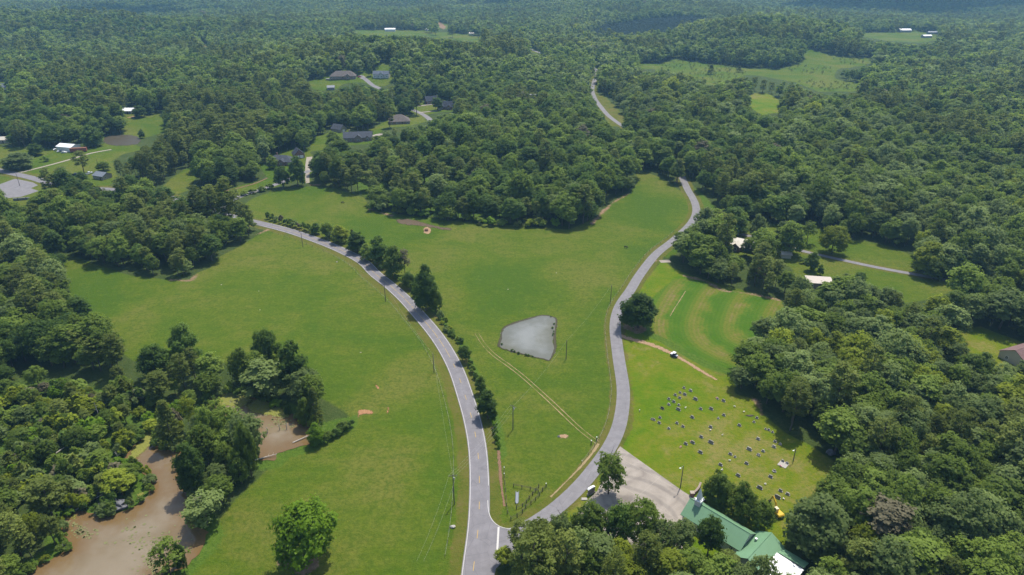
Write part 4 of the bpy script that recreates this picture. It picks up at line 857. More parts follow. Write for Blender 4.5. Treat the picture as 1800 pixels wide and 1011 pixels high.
# ------------------------------------------------------------------ poles and wires
POLE_TOPS = {}
def pole(key, label, bx, by, tx, ty, arm=None, cat='utility pole', lamp=False, group='utility poles'):
    x, y = G(bx, by); z = hz(x, y); sv = scale_at(x, y)[1]; h = (by - ty) / sv
    t = thing('utility_pole' if not lamp else 'lamp_pole', label, cat, (x, y, z), group=group)
    MB().tube([(0, 0, -.5), (0, 0, h * .5), (0, 0, h)], [.17, .145, .115], 8).obj('pole', 'polewood', t)
    tops = [(x, y, z + h)]
    if arm is not None:
        a = math.radians(arm); c, s_ = math.cos(a), math.sin(a); m = MB(); m.box(-1.25, 1.25, .12, .24, h - .75, h - .6); m.v = [(c * px - s_ * py, s_ * px + c * py, pz) for px, py, pz in m.v]; ar = m.obj('crossarm', 'polewood', t)
        tops = []
        for q in (-1.15, 0, 1.15):
            px_, py_ = c * q - s_ * .18, s_ * q + c * .18
            MB().tube([(px_, py_, h - .6), (px_, py_, h - .38)], .05, 6).obj('insulator', 'granite_l', ar); tops.append((x + px_, y + py_, z + h - .38))
        MB().tube([(.28, -.1, h - 1.9), (.28, -.1, h - 1.1)], .2, 10).obj('transformer', 'steel', t) if key in ('b', 'a') else None
    if lamp:
        m = MB().tube([(0, 0, h - .4), (-.6, -.5, h - .1), (-1.1, -.9, h - .1)], .05, 6); ar = m.obj('lamp_arm', 'steel', t)
        MB().ball((-1.2, -1.0, h - .15), (.32, .26, .16), 8, 5).obj('lamp_head', 'trim', ar)
    POLE_TOPS[key] = tops
pole('a', 'utility pole with crossarm in the pasture corner between the two roads', 901.7, 755.5, 901, 714, arm=-35)
pole('b', 'tall roadside pole west of the main road with transformer', 798.6, 887, 797, 837.5, arm=10)
pole('d', 'pole beside the main road bend, below the muddy hedge fence', 763, 655, 763, 623)
pole('c', 'pole west of the main road where the curve begins', 678, 530.5, 677.7, 498.6)
pole('e', 'pole on the verge at the upper end of the main road', 532.6, 434.5, 531, 409)
pole('f', 'thin pole in the pasture by the side road bend', 1073, 532, 1073.5, 501)
pole('g', 'brown pole standing alone just right of the grey pond', 995, 632, 997, 599)
pole('h', 'pole at the mouth of the house lane by the side road', 1220, 409, 1221, 390)
pole('i', 'pole in the paved lot at the far left crossroads', 35, 327, 33, 305)
pole('j', 'slim pole on the farm lawn near the metal-roofed cabin', 172.5, 291, 170.5, 280)
pole('k', 'short pole beside the road under the brick house', 417, 352, 417, 340)
pole('l', 'dark lamp pole at the edge of the church parking lot', 1196, 857, 1201, 820, cat='lamp pole', lamp=True, group=None)
pole('m', 'lamp pole at the right end of the cemetery lawn', 1394.5, 809, 1395.5, 788, cat='lamp pole', lamp=True, group=None)
def wire(a, b, sag, label, group):
    a, b = Vector(a), Vector(b); pts = []
    for i in range(17):
        u = i / 16; p = a.lerp(b, u); p.z -= sag * 4 * u * (1 - u); pts.append(p)
    tag(MB().tube(pts, .012, 5, False).obj('power_line', 'wire'), label, 'power line', group)
P_ = POLE_TOPS
ox, oy = G(742, 1030); off = (ox, oy, hz(ox, oy) + 9)
for k, nm in enumerate(('lower', 'middle', 'upper')):
    wire(P_['b'][k], P_['a'][k], 1.2, f'{nm} power line crossing the main road to the pasture pole', 'power lines over the main road')
for k in (0, 2): wire(P_['b'][k], (off[0] + (k - 1) * .9, off[1], off[2]), 1.5, f'{"left" if k == 0 else "right"} power line running down over the west pasture', 'power lines over the pasture')
wire(P_['b'][1], P_['d'][0], 1.8, 'single power line along the west verge of the main road', 'power lines along the verge')
wire(P_['d'][0], P_['c'][0], 1.5, 'power line above the verge on the road bend', 'power lines along the verge')
wire(P_['c'][0], P_['e'][0], 1.5, 'power line along the upper part of the main road', 'power lines along the verge')
wire(P_['a'][1], P_['g'][0], 1.5, 'power line from crossarm pole towards the grey pond', 'power lines over the pasture')
wire(P_['g'][0], P_['f'][0], 1.5, 'power line over the pasture right of the pond', 'power lines over the pasture')

# ------------------------------------------------------------------ fences and the corral
def fence(name, label, line, step, h, rad, rails=(), wires=(), white=(), mat='wood', closed=False, skip=0.0):
    L = np.concatenate([[0], np.cumsum(np.linalg.norm(np.diff(line, axis=0), axis=1))]); n = max(2, int(L[-1] / step) + 1)
    q = np.linspace(0, L[-1], n); P = np.stack([np.interp(q, L, line[:, 0]), np.interp(q, L, line[:, 1])], 1); o = P[0]; z0 = hz(*o)
    t = thing(name, label, 'fence', (o[0], o[1], z0)); base = []
    rr = random.Random(n)
    for i, p in enumerate(P):
        z = hz(*p) - z0; hh = h * (1 + (rr.random() - .5) * .2); dx, dy = (rr.random() - .5) * .12, (rr.random() - .5) * .12
        x, y = p[0] - o[0], p[1] - o[1]; base.append((x, y, z))
        pb = MB().tube([(x, y, z - .4), (x + dx, y + dy, z + hh)], [rad, rad * .9], 6).obj('post', mat, t)
        if i in white: MB().tube([(x + dx, y + dy, z + hh + .002), (x + dx, y + dy, z + hh + .28)], rad * 1.25, 6).obj('post_cap', 'trim', pb)
    for f in rails:
        for a, b in zip(base[:-1], base[1:]):
            MB().tube([(a[0], a[1], a[2] + h * f), (b[0], b[1], b[2] + h * f)], .055, 4).obj('rail', mat, t)
    for f in wires: MB().tube([(x, y, z + h * f) for x, y, z in base], .012, 3, False).obj('wire', 'wire', t)
fence('corral_fence', 'dark post-and-rail corral fence, inner curved row by the trough', GP([(908, 895), (919, 891), (925, 885), (931, 877), (938, 869), (944, 862), (947, 858)]), 1.9, 1.6, .13, rails=(.45, .8))
fence('corral_fence', 'dark post-and-rail corral fence, outer row along the side road', GP([(898, 915), (910, 909), (918, 903), (925, 893), (938, 884), (949, 871), (956, 861), (960, 857)]), 2.2, 1.6, .13, rails=(.45, .8), white=(8,))
fence('corral_fence', 'short cross row of posts closing the corral at its top', GP([(903, 856), (914, 858), (925, 860), (936, 863), (946, 866)]), 2.2, 1.4, .12, rails=(.6, .9))
fence('roadside_fence', 'post fence with white-topped posts running beside the red ditch', GP([(886, 828), (887, 846), (889, 870), (891, 892), (893, 912), (898, 915)]), 3.0, 1.5, .11, rails=(.85,), white=(0, 1))
sf = offset(part_of(SIDE, (1040, 828), (1196, 412)), 4.6)
fence('wire_fence', 'thin wire fence along the pasture side of the side road', sf, 5.0, 1.25, .07, wires=(.5, .95), white=(0,))
mf = offset(part_of(MAIN, (836, 985), (500, 403)), 8.2)
fence('wire_fence', 'thin wire fence on the west verge of the main road', mf, 5.2, 1.25, .07, wires=(.5, .95))
for px, py, lb in ((1048.5, 776, 'white-topped gate post right of the dirt track'), (1039, 782, 'leaning gate post left of the dirt track end')):
    t = thing('gate_post', lb, 'gate post', at(px, py)); MB().tube([(0, 0, -.4), (0, 0, 1.7)], [.17, .15], 8).obj('post', 'wood', t); MB().tube([(0, 0, 1.703), (0, 0, 1.95)], .19, 8).obj('cap', 'trim', t)
t = thing('feed_trough', 'long narrow grey feed trough lying inside the corral', 'trough', at(909, 876), math.radians(88))
m = MB(); m.prism([(-.35, .15), (.35, .15), (.5, .75), (.42, .75), (.3, .25), (-.3, .25), (-.42, .75), (-.5, .75)], -2.4, 2.4); m.v = [(y, x, z) for x, y, z in m.v]; m.f = [tuple(reversed(f)) for f in m.f]; m.obj('basin', 'greywood', t)
for x in (-2, 0, 2):
    MB().box(x - .08, x + .08, -.4, .4, -.1, .15).obj('foot', 'wood', t)
t = thing('barrier_wall', 'low grey barrier wall with dark posts beside the far left lot', 'barrier', at(50, 351), math.radians(14))
MB().box(-9, 9, -.3, .3, -.3, 1.6).obj('panel', 'greyside', t)
for x in (-6, -1, 4, 8): MB().box(x - .15, x + .15, -.45, -.303, -.3, 2.0).obj('post', 'rubber', t)

# ------------------------------------------------------------------ cemetery
def headstone(px, py, wpx, label, style=0, rz=-44):
    x, y = G(px, py); sx = scale_at(x, y)[0]; w = wpx * 0.2176 / sx * 0.78; h = min(1.25, 0.55 + w * .34)
    t = thing('headstone', label, 'headstone', (x, y, hz(x, y)), math.radians(rz), 'headstones on the cemetery lawn')
    MB().box(-w / 2 - .16, w / 2 + .16, -.32, .32, -.1, .24).obj('base', 'granite_l', t)
    mat = ('granite', 'granite_l', 'granite_d')[style]; d = .15
    if w > 1.6: prof = [(-w / 2, .243), (w / 2, .243), (w / 2, h * .8), (w * .3, h), (-w * .3, h), (-w / 2, h * .8)]
    else: prof = [(-w / 2, .243), (w / 2, .243), (w / 2, h * .86)] + [(w / 2 * math.cos(a), h * .86 + h * .16 * math.sin(a)) for a in (0.6, 1.2, 1.94, 2.54)] + [(-w / 2, h * .86)]
    tb = MB().prism(prof, -d, d).obj('tablet', mat, t)
    return t
G_ = [(378,100,22),(431,123,30),(347,138,20),(384,153,34),(308,158,26),(343,181,28),(256,190,26),(470,192,44),(295,212,30),(255,235,26),(336,238,22),(332,275,44),(184,340,24),(135,358,24),(118,352,14),(178,383,30),(321,385,26),(370,413,28),(256,428,24),(444,338,36),(513,270,28),(597,270,38),(650,188,16),(697,205,32),(699,320,28),(655,345,14),(825,403,32),(593,417,32),(967,343,24),(943,375,18),(1037,432,14),(1062,440,22),(1093,458,18),(517,497,34),(595,542,54),(392,552,34),(448,543,40),(510,622,44),(976,513,34),(904,597,50),(1113,535,26),(1155,555,20),(1104,577,34),(1017,611,28),(980,643,30),(752,635,32),(790,657,16),(673,722,36),(883,711,34),(815,808,40),(1107,773,30),(1077,819,38),(989,909,54),(1157,932,34),(1215,960,36),(1132,985,60),(1583,820,36)]
ORD = ['nearest', 'second', 'third', 'fourth', 'fifth', 'sixth', 'seventh', 'eighth', 'ninth', 'tenth', 'eleventh', 'twelfth', 'thirteenth', 'fourteenth', 'fifteenth', 'sixteenth', 'seventeenth', 'eighteenth', 'nineteenth', 'twentieth', 'twenty-first', 'twenty-second', 'twenty-third', 'twenty-fourth', 'twenty-fifth', 'twenty-sixth', 'twenty-seventh', 'twenty-eighth', 'twenty-ninth', 'thirtieth']
def ordinal(i):
    return ORD[i] if i < len(ORD) else ORD[i % 10 + 0] + f' after the {ORD[min(29, (i // 10) * 10 - 1)]}'
groups = {}
for gx, gy, gw in G_:
    size = 'broad' if gw >= 38 else 'small' if gw < 25 else 'mid-sized'
    if gx < 480 and gy < 300: zone, mark = 'in the upper cluster', (1120, 640)
    elif gx < 480 and gy < 460: zone, mark = 'in the roadside row', (1108, 720)
    elif gx < 700 and gy > 460: zone, mark = 'facing the parking lot', (1196, 857)
    elif gx > 930 and gy < 700: zone, mark = 'near the right woods', (1394, 809)
    elif gx > 930: zone, mark = 'at the excavator end', (1366, 890)
    else: zone, mark = 'in the mid lawn', (1258, 860)
    groups.setdefault((size, zone), []).append((math.hypot(1120 + gx * .2176 - mark[0], 660 + gy * .2176 - mark[1]), gx, gy, gw))
ENDS = {'in the upper cluster': 'from the upper road bend', 'in the roadside row': 'from the side road', 'facing the parking lot': 'from the parking lamp pole', 'near the right woods': 'from the cemetery lamp pole', 'at the excavator end': 'from the excavator', 'in the mid lawn': 'from the church-side trees'}
for (size, zone), lst in groups.items():
    lst.sort()
    for k, (_, gx, gy, gw) in enumerate(lst):
        px, py = 1120 + gx * .2176, 660 + gy * .2176
        nth = '' if len(lst) == 1 else (f', {ORD[k]} {ENDS[zone]}' if k else f', nearest of them {ENDS[zone].replace("from", "to", 1)}')
        headstone(px, py + 1.0, gw, f'{size} grey headstone {zone}{nth}', style=0 if (gx * 7 + gy) % 5 else 1)
t = thing('grave_ledger', 'dark polished stone slab on bare earth in the upper cluster', 'grave', at(1120 + 203 * .2176, 660 + 271 * .2176), math.radians(-44))
MB().box(-.7, .7, -.35, .35, -.05, .3).obj('base', 'granite', t); MB().box(-.6, .6, -.16, .16, .303, .9).obj('tablet', 'granite_d', t)
sheet('dirt_patch', GP([(1152, 722), (1158, 720), (1176, 713), (1177, 715), (1162, 723), (1154, 725)]), 'dirt_alpha', lift=0.05, step=.7)
t = thing('grave_plot', 'pale kerbed grave plot with white flowers near the cemetery lamp pole', 'grave', at(1120 + 1180 * .2176, 660 + 720 * .2176), math.radians(-44))
MB().box(-1.4, 1.4, -1.5, 1.5, -.05, .16).obj('slab', 'granite_l', t)
for x in (-.75, .75): MB().box(x - .45, x + .45, 1.0, 1.25, .163, .85).obj('tablet', 'granite', t)
FL = [(640, 186, 'beside a small stone in the upper right row'), (786, 257, 'alone on the lawn under the wood edge'), (858, 297, 'below the brush pile at the wood edge'), (590, 446, 'in front of a mid-lawn headstone'), (690, 485, 'alone in the middle of the cemetery'), (352, 582, 'beside the stone nearest the parking lot'), (745, 690, 'below the small stone above the church trees'), (684, 768, 'just above the tree beside the church'), (1178, 690, 'on the kerbed grave plot, upper'), (1205, 712, 'on the kerbed grave plot, right side'), (1160, 738, 'at the foot of the kerbed grave plot'), (1035, 882, 'between two broad stones near the church'), (1180, 1000, 'right of the stone by the excavator'), (390, 266, 'beside the broad stone of the upper cluster'), (1105, 785, 'against the stone below the kerbed plot'), (432, 535, 'against the broad stone facing the lot'), (978, 648, 'against a stone in the right rows')]
for i, (fx, fy, w) in enumerate(FL):
    t = thing('flower_bunch', 'pale bunch of grave flowers ' + w, 'flowers', at(1120 + fx * .2176, 660 + fy * .2176), 0, 'flower bunches on graves')
    m = MB(); rr = random.Random(i)
    for _ in range(5): m.ball((rr.uniform(-.3, .3), rr.uniform(-.25, .25), rr.uniform(.25, .5)), rr.uniform(.12, .2), 6, 4, .3, rr)
    m.obj('blooms', 'flower' if i % 5 else 'pinkflower', t); MB().tube([(0, 0, -.05), (0, 0, .3)], [.13, .09], 6).obj('vase', 'granite', t)
t = thing('marker_post', 'short white-topped marker post on the lawn by the side road', 'post', at(1124, 724)); MB().tube([(0, 0, -.2), (0, 0, .7)], .12, 6).obj('post', 'granite', t); MB().ball((0, 0, .85), .2, 8, 5).obj('cap', 'trim', t)
tag(MB().ball((0, 0, .05), (1.6, .5, .3), 9, 5, .4).obj('brush_pile', 'wood', loc=at(1318, 731)), 'small dark brush pile on the lawn by the wood edge', 'brush pile')

# ------------------------------------------------------------------ machines, vehicles, animals
def wheel(parent, x, y, r, w, z=None, rim='steel'):
    z = r if z is None else z
    wh = MB().tube([(x, y - w / 2, z), (x, y + w / 2, z)], r, 14).obj('wheel', 'rubber', parent); MB().tube([(x, y - w / 2 - .01, z), (x, y + w / 2 + .01, z)], r * .5, 10).obj('rim', rim, wh)
t = thing('utility_vehicle', 'dark blue utility vehicle with white roof on the dirt drive', 'utility vehicle', at(1184.5, 627), math.radians(-40))
m = MB(); m.prism([(-1.45, .45), (1.4, .45), (1.55, .75), (1.45, .95), (.75, 1.12), (.2, .95), (-.3, .95), (-.35, 1.15), (-1.5, 1.15)], -.72, .72); m.obj('body', 'carblue', t)
MB().box(-.72, .62, -.72, .72, 1.98, 2.08).obj('roof', 'carwhite', t)
for sx, dx in ((.72, -.2), (-.6, 0)):
    for y in (-.66, .66): MB().tube([(sx, y, 1.0), (sx + dx, y, 1.98)], .04, 6).obj('roll_bar', 'rubber', t)
MB().add([(.74, -.62, 1.1), (.74, .62, 1.1), (.55, .62, 1.92), (.55, -.62, 1.92), (.78, -.62, 1.1), (.78, .62, 1.1), (.59, .62, 1.92), (.59, -.62, 1.92)], [(0, 1, 2, 3), (7, 6, 5, 4), (0, 4, 5, 1), (1, 5, 6, 2), (2, 6, 7, 3), (3, 7, 4, 0)]).obj('windscreen', 'glass', t)
MB().box(-.35, .05, -.6, .6, .953, 1.25).obj('seat', 'rubber', t); MB().box(-1.48, -.5, -.6, .6, 1.153, 1.22).obj('cargo_bed', 'carwhite', t); MB().box(1.2, 1.5, -.5, .5, .98, 1.06).obj('hood_stripe', 'carwhite', t)
for x in (-.95, .98):
    for y in (-.68, .68): wheel(t, x, y, .36, .28)
t = thing('excavator', 'yellow excavator with raised boom working at the edge of the cemetery', 'excavator', at(1366.5, 906), math.radians(108))
for y in (-.85, .85):
    tr = MB().prism([(-1.5, .1), (-1.2, 0), (1.2, 0), (1.5, .1), (1.65, .35), (1.5, .62), (1.2, .72), (-1.2, .72), (-1.5, .62), (-1.65, .35)], y - .22, y + .22).obj('track', 'rubber', t)
    for x in (-1.2, 0, 1.2): MB().tube([(x, y - .24, .36), (x, y + .24, .36)], .24, 10).obj('road_wheel', 'machine_c', tr)
MB().box(-1.0, 1.0, -.62, .62, .3, .8).obj('undercarriage', 'machine', t)
MB().prism([(-1.7, .82), (1.1, .82), (1.1, 1.3), (-.1, 1.5), (-1.5, 1.6), (-1.75, 1.3)], -.95, .95).obj('engine_house', 'machine', t)
cb = MB().prism([(-.2, 1.503), (1.05, 1.303), (1.15, 1.7), (.85, 2.75), (-.2, 2.75)], .1, .93).obj('cab', 'machine_c', t); MB().prism([(-.05, 1.75), (.98, 1.7), (.78, 2.6), (-.05, 2.6)], .08, .95).obj('window', 'glass', cb); MB().box(-.25, .9, .05, .98, 2.753, 2.85).obj('roof', 'machine_c', cb)
MB().prism([(.8, 1.2), (1.2, 1.15), (2.2, 3.1), (3.4, 4.15), (3.35, 4.5), (3.05, 4.45), (1.8, 3.4)], -.42, -.12).obj('boom', 'machine', t)
MB().prism([(2.95, 4.3), (3.3, 4.62), (3.65, 4.3), (4.5, 2.0), (4.3, 1.9), (3.3, 3.9)], -.40, -.14).obj('stick', 'machine', t)
MB().prism([(4.2, 2.05), (4.6, 2.0), (4.75, 1.3), (4.3, .85), (3.8, .95), (3.9, 1.15), (4.2, 1.25), (4.1, 1.8)], -.65, .11).obj('bucket', 'rubber', t)
MB().tube([(1.5, -.5, 1.6), (2.6, -.5, 3.4)], .07, 6).obj('cylinder', 'steel', t)

def car(label, px, py, rz, paint, kind='car'):
    t = thing('parked_' + kind, label, 'pickup' if kind == 'pickup' else 'car', at(px, py), math.radians(rz), 'vehicles parked at the houses')
    if kind == 'pickup':
        MB().prism([(-2.7, .45), (2.6, .45), (2.7, .75), (2.6, 1.05), (1.35, 1.15), (-2.7, 1.15)], -.95, .95).obj('body', paint, t); c = MB().prism([(-.6, 1.153), (1.35, 1.153), (.7, 1.85), (-.5, 1.85)], -.85, .85).obj('cabin', paint, t); MB().prism([(-.45, 1.25), (1.1, 1.25), (.6, 1.75), (-.4, 1.75)], -.87, .87).obj('window', 'glass', c)
        MB().box(-2.55, -.75, -.8, .8, 1.153, 1.18).obj('cargo_bed', 'rubber', t); xs = (-1.7, 1.7)
    else:
        MB().prism([(-2.2, .35), (2.2, .35), (2.3, .65), (2.1, .9), (.9, .98), (-1.9, 1.0), (-2.25, .75)], -.88, .88).obj('body', paint, t); c = MB().prism([(-1.75, 1.003), (1.0, .983), (.3, 1.5), (-1.2, 1.5)], -.78, .78).obj('cabin', paint, t); MB().prism([(-1.5, 1.06), (.8, 1.05), (.22, 1.42), (-1.1, 1.42)], -.80, .80).obj('window', 'glass', c); xs = (-1.4, 1.4)
    for x in xs:
        for y in (-.82, .82): wheel(t, x, y, .36, .22)
car('white car nearest the front of the white metal building', 113, 269, 15, 'carwhite'); car('white car left of the white metal building', 99, 264, 60, 'carwhite')
car('silver car parked at the left end of the metal building', 105, 267, 75, 'carsilver'); car('dark pickup on the farm lawn below the tall pine', 132.5, 308.5, 10, 'cardark', 'pickup')
car('white pickup beside the grey metal-roofed cabin', 157, 306, 70, 'carwhite', 'pickup'); car('red car at the door of the wide brown-roofed house', 632, 136, 30, 'carred')
car('white car on the driveway of the red brick ridge house', 772, 193, -10, 'carwhite'); car('dark car under trees below the central ridge houses', 378, 273, 20, 'carsilver')
t = thing('covered_boat', 'pale covered boat on the lawn left of the wide brown-roofed house', 'boat', at(577, 141), math.radians(-10)); MB().ball((0, 0, 1.2), (3.6, 1.3, 1.0), 12, 6).obj('cover', 'granite_l', t); MB().box(-2.2, 2.2, -.8, .8, .1, .45).obj('trailer', 'steel', t)
t = thing('blue_pool', 'small blue covered pool beside the wide brown-roofed house', 'pool', at(583, 134.5)); MB().tube([(0, 0, -.2), (0, 0, 1.1)], 2.6, 16).obj('wall', 'tarp', t)

def cow(label, px, py, rz):
    t = thing('cow', label, 'cow', at(px, py), math.radians(rz), 'black cattle in the pasture')
    me = bpy.data.meshes.new('cow')
    V = [(-.75, 0, 1.15), (-.2, 0, 1.08), (.35, 0, 1.1), (.75, 0, 1.22), (1.05, 0, 1.0), (1.3, 0, .62), (1.55, 0, .35)]; R = [(.27, .30), (.33, .36), (.34, .37), (.26, .28), (.17, .2), (.13, .14), (.09, .08)]
    E = [(i, i + 1) for i in range(6)]
    for root, xs, sg in ((3, .55, 1), (3, .55, -1), (0, -.72, 1), (0, -.72, -1)):
        k = len(V); V += [(xs, .2 * sg, .8), (xs + (.03 if root == 3 else -.1), .2 * sg, .45), (xs + .02, .2 * sg, 0.02)]; R += [(.14, .14), (.075, .075), (.07, .07)]; E += [(root, k), (k, k + 1), (k + 1, k + 2)]
    k = len(V); V += [(-1.02, 0, 1.15), (-1.1, 0, .55)]; R += [(.04, .04), (.04, .04)]; E += [(0, k), (k, k + 1)]
    me.from_pydata(V, E, []); o = link('body', me, t); me.materials.append(M['hide'])
    sk = o.modifiers.new('skin', 'SKIN')
    for sv, r in zip(me.skin_vertices[0].data, R): sv.radius = r
    me.skin_vertices[0].data[1].use_root = True
    o.modifiers.new('smooth', 'SUBSURF').levels = 1; o.modifiers['smooth'].render_levels = 1
cow('black cow grazing alone at the top of the pasture', 602, 358, 20); cow('black cow far right in the pasture near the side road', 1100, 436.5, -30)
t = thing('hay_ring', 'rusty hay ring on a bare patch in the upper pasture', 'hay feeder', at(749.5, 406)); m = MB()
for zz in (.15, .75, 1.3):
    m.tube([(1.1 * math.cos(a), 1.1 * math.sin(a), zz) for a in np.linspace(0, 2 * math.pi, 17)], .06, 5, False)
for a in np.linspace(0, 2 * math.pi, 13)[:-1]: m.tube([(1.1 * math.cos(a), 1.1 * math.sin(a), 0), (1.1 * math.cos(a), 1.1 * math.sin(a), 1.3)], .045, 5)
m.obj('ring', 'rust', t); MB().ball((0, 0, .5), (.85, .85, .6), 10, 6, .3).obj('hay', 'wood', t)
for i, (px, py, r, lb) in enumerate([(796, 927, .75, 'white boulder on the west verge of the main road'), (389, 501, .35, 'pale stone alone below the north trees of the west pasture'), (455, 512, .25, 'tiny pale stone in the middle of the west pasture'), (457, 545, .25, 'tiny pale stone lower in the west pasture'), (634, 620, .35, 'white stone in the west pasture near the road bend'), (592, 461, .5, 'pale rubble by the upper main road verge'), (893, 509, .3, 'white stone in the central pasture above the pond'), (978, 480, .3, 'white stone high in the central pasture'), (982, 768, .5, 'grey rock in the round bare patch')]):
    m = MB(); rr = random.Random(i); m.ball((0, 0, r * .3), (r, r * .8, r * .6), 9, 6, .45, rr); tag(m.obj('field_stone', 'rock' if i < 8 else 'greyrock', loc=at(px, py)), lb, 'stone', 'stones in the fields')

# ------------------------------------------------------------------ trees: shapes
def leaf_quads(C, Nrm, size, rng, fold=0.25, aspect=1.0):
    """one bent leaf spray per centre: two quads... kept as a quad whose corners lift off the plane"""
    n = len(C); Nrm = Nrm / (np.linalg.norm(Nrm, axis=1)[:, None] + 1e-9)
    r = rng.normal(size=(n, 3)); t1 = np.cross(Nrm, r); t1 /= np.linalg.norm(t1, axis=1)[:, None] + 1e-9; t2 = np.cross(Nrm, t1)
    s = (size * rng.uniform(0.65, 1.3, n))[:, None] * 0.5; f = s * fold
    V = np.stack([C - t1 * s - t2 * s * aspect * .7 - Nrm * f, C + t1 * s * .8 - t2 * s * aspect + Nrm * f, C + t1 * s + t2 * s * aspect * .75 - Nrm * f, C - t1 * s * .75 + t2 * s * aspect + Nrm * f], 1).reshape(-1, 3)
    return V, np.arange(n * 4).reshape(n, 4)
def unit(rng, n):
    v = rng.normal(size=(n, 3)); return v / np.linalg.norm(v, axis=1)[:, None]

def broad_crown(seed, h=15.0, dia=9.0, base=0.28, lobes=26, leaf=0.62, count=3000, shape='round', gap=0.0, lob=(.22, .42)):
    rng = np.random.default_rng(seed); R = dia / 2; z0 = h * base; zc = z0 + (h - z0) * .45; rz = (h - z0) * .56
    d = unit(rng, lobes * 12); d = d[d[:, 2] > -0.55]
    keep = []
    for v in d:                                   # spread the lobes over the dome
        if all(np.dot(v, k) < (0.78 if lobes < 36 else 0.88) for k in keep): keep.append(v)
        if len(keep) >= lobes: break
    D = np.array(keep); n = len(D)
    lr = rng.uniform(*lob, n) * R
    k = rng.uniform(.70, 1.02, n)
    if shape == 'tall': prof = 0.72 + 0.28 * (1 - np.abs(D[:, 2]))
    elif shape == 'spread': prof = 0.85 + 0.3 * np.clip(1 - np.abs(D[:, 2] - .1), 0, 1)
    else: prof = np.ones(n)
    LC = np.stack([D[:, 0] * (R - lr * .6) * k * prof, D[:, 1] * (R - lr * .6) * k * prof, zc + D[:, 2] * (rz - lr * .6) * k], 1)
    if gap: m = rng.random(n) > gap; LC, lr, D = LC[m], lr[m], D[m]
    LC = np.vstack([LC, [[0, 0, zc + .15 * rz]]]); lr = np.append(lr, R * .5); n = len(lr)
    w = lr ** 2; w /= w.sum(); nc = max(30, count // 11); idx = rng.choice(n, nc * 3, p=w)
    u = unit(rng, len(idx)); P = LC[idx] + u * (lr[idx] * rng.uniform(.66, 1.22, len(idx)))[:, None] * np.array([1, 1, .88])
    inside = np.zeros(len(P), bool)
    for c, r in zip(LC, lr): inside |= np.linalg.norm(P - c, axis=1) < r * .60
    low = (u[:, 2] < -0.35) & (rng.random(len(u)) < .6); ok = ~inside & ~low; P, u = P[ok][:nc], u[ok][:nc]
    k = count // max(1, len(P)) + 1; cl = np.repeat(np.arange(len(P)), k)[:count]     # every cluster carries a spray of leaves
    sp = .42 if leaf < .8 else .8
    off = rng.normal(size=(len(cl), 3)) * np.array([sp, sp, sp * .55]) * rng.uniform(.6, 1.3, len(P))[cl][:, None]; C = P[cl] + off; C[:, 2] = np.maximum(C[:, 2], .25)
    oc = C - np.array([0, 0, zc]); oc /= np.linalg.norm(oc, axis=1)[:, None]
    N = u[cl] * .6 + oc * .3 + off * .5 + rng.normal(size=C.shape) * .40 + np.array([.10, .20, .70])
    return leaf_quads(C, N, leaf * .92, rng)
def pine_crown(seed, h=18.0, dia=6.5, base=0.35, count=2400, leaf=.55, slim=False):
    rng = np.random.default_rng(seed); n = 95 if not slim else 110; R = dia / 2
    t = rng.random(n) ** .85; z = h * base + (h * .97 - h * base) * t
    prof = (np.sin(np.pi * np.clip(t * .66 + .22, 0, 1)) ** .8) if not slim else (1 - t) ** .8 + .08
    a = rng.random(n) * 2 * np.pi; rr = R * prof * np.sqrt(rng.random(n) * .75 + .25)
    C = np.stack([np.cos(a) * rr, np.sin(a) * rr, z - rr * .05], 1); C = np.vstack([C, [[0, 0, h * .96], [.3, .1, h * .9]]])
    idx = rng.integers(0, len(C), count); u = unit(rng, count); u[:, 2] = np.abs(u[:, 2]) * .8 - .15
    sz = .85 if not slim else .62
    P = C[idx] + u * (rng.uniform(.35, 1.1, count) * sz)[:, None] * np.array([1.15, 1.15, .62])
    return leaf_quads(P, u * .8 + rng.normal(size=P.shape) * .4 + np.array([.1, .2, .75]), leaf, rng, .2, .55)
def shrub_crown(seed, h=2.6, dia=3.4, count=420, leaf=.42):
    rng = np.random.default_rng(seed); n = 9; D = unit(rng, n); D[:, 2] = np.abs(D[:, 2]); lr = rng.uniform(.28, .5, n) * dia / 2
    LC = np.stack([D[:, 0] * (dia / 2 - lr * .7), D[:, 1] * (dia / 2 - lr * .7), h * .32 + D[:, 2] * (h * .62 - lr * .5)], 1)
    idx = rng.integers(0, n, count); u = unit(rng, count); u[:, 2] = np.abs(u[:, 2]) * 1.1 - .25
    P = LC[idx] + u * (lr[idx] * rng.uniform(.7, 1.1, count))[:, None]; P[:, 2] = np.maximum(P[:, 2], .12)
    return leaf_quads(P, u + rng.normal(size=P.shape) * .35 + np.array([.1, .2, .7]), leaf, rng)
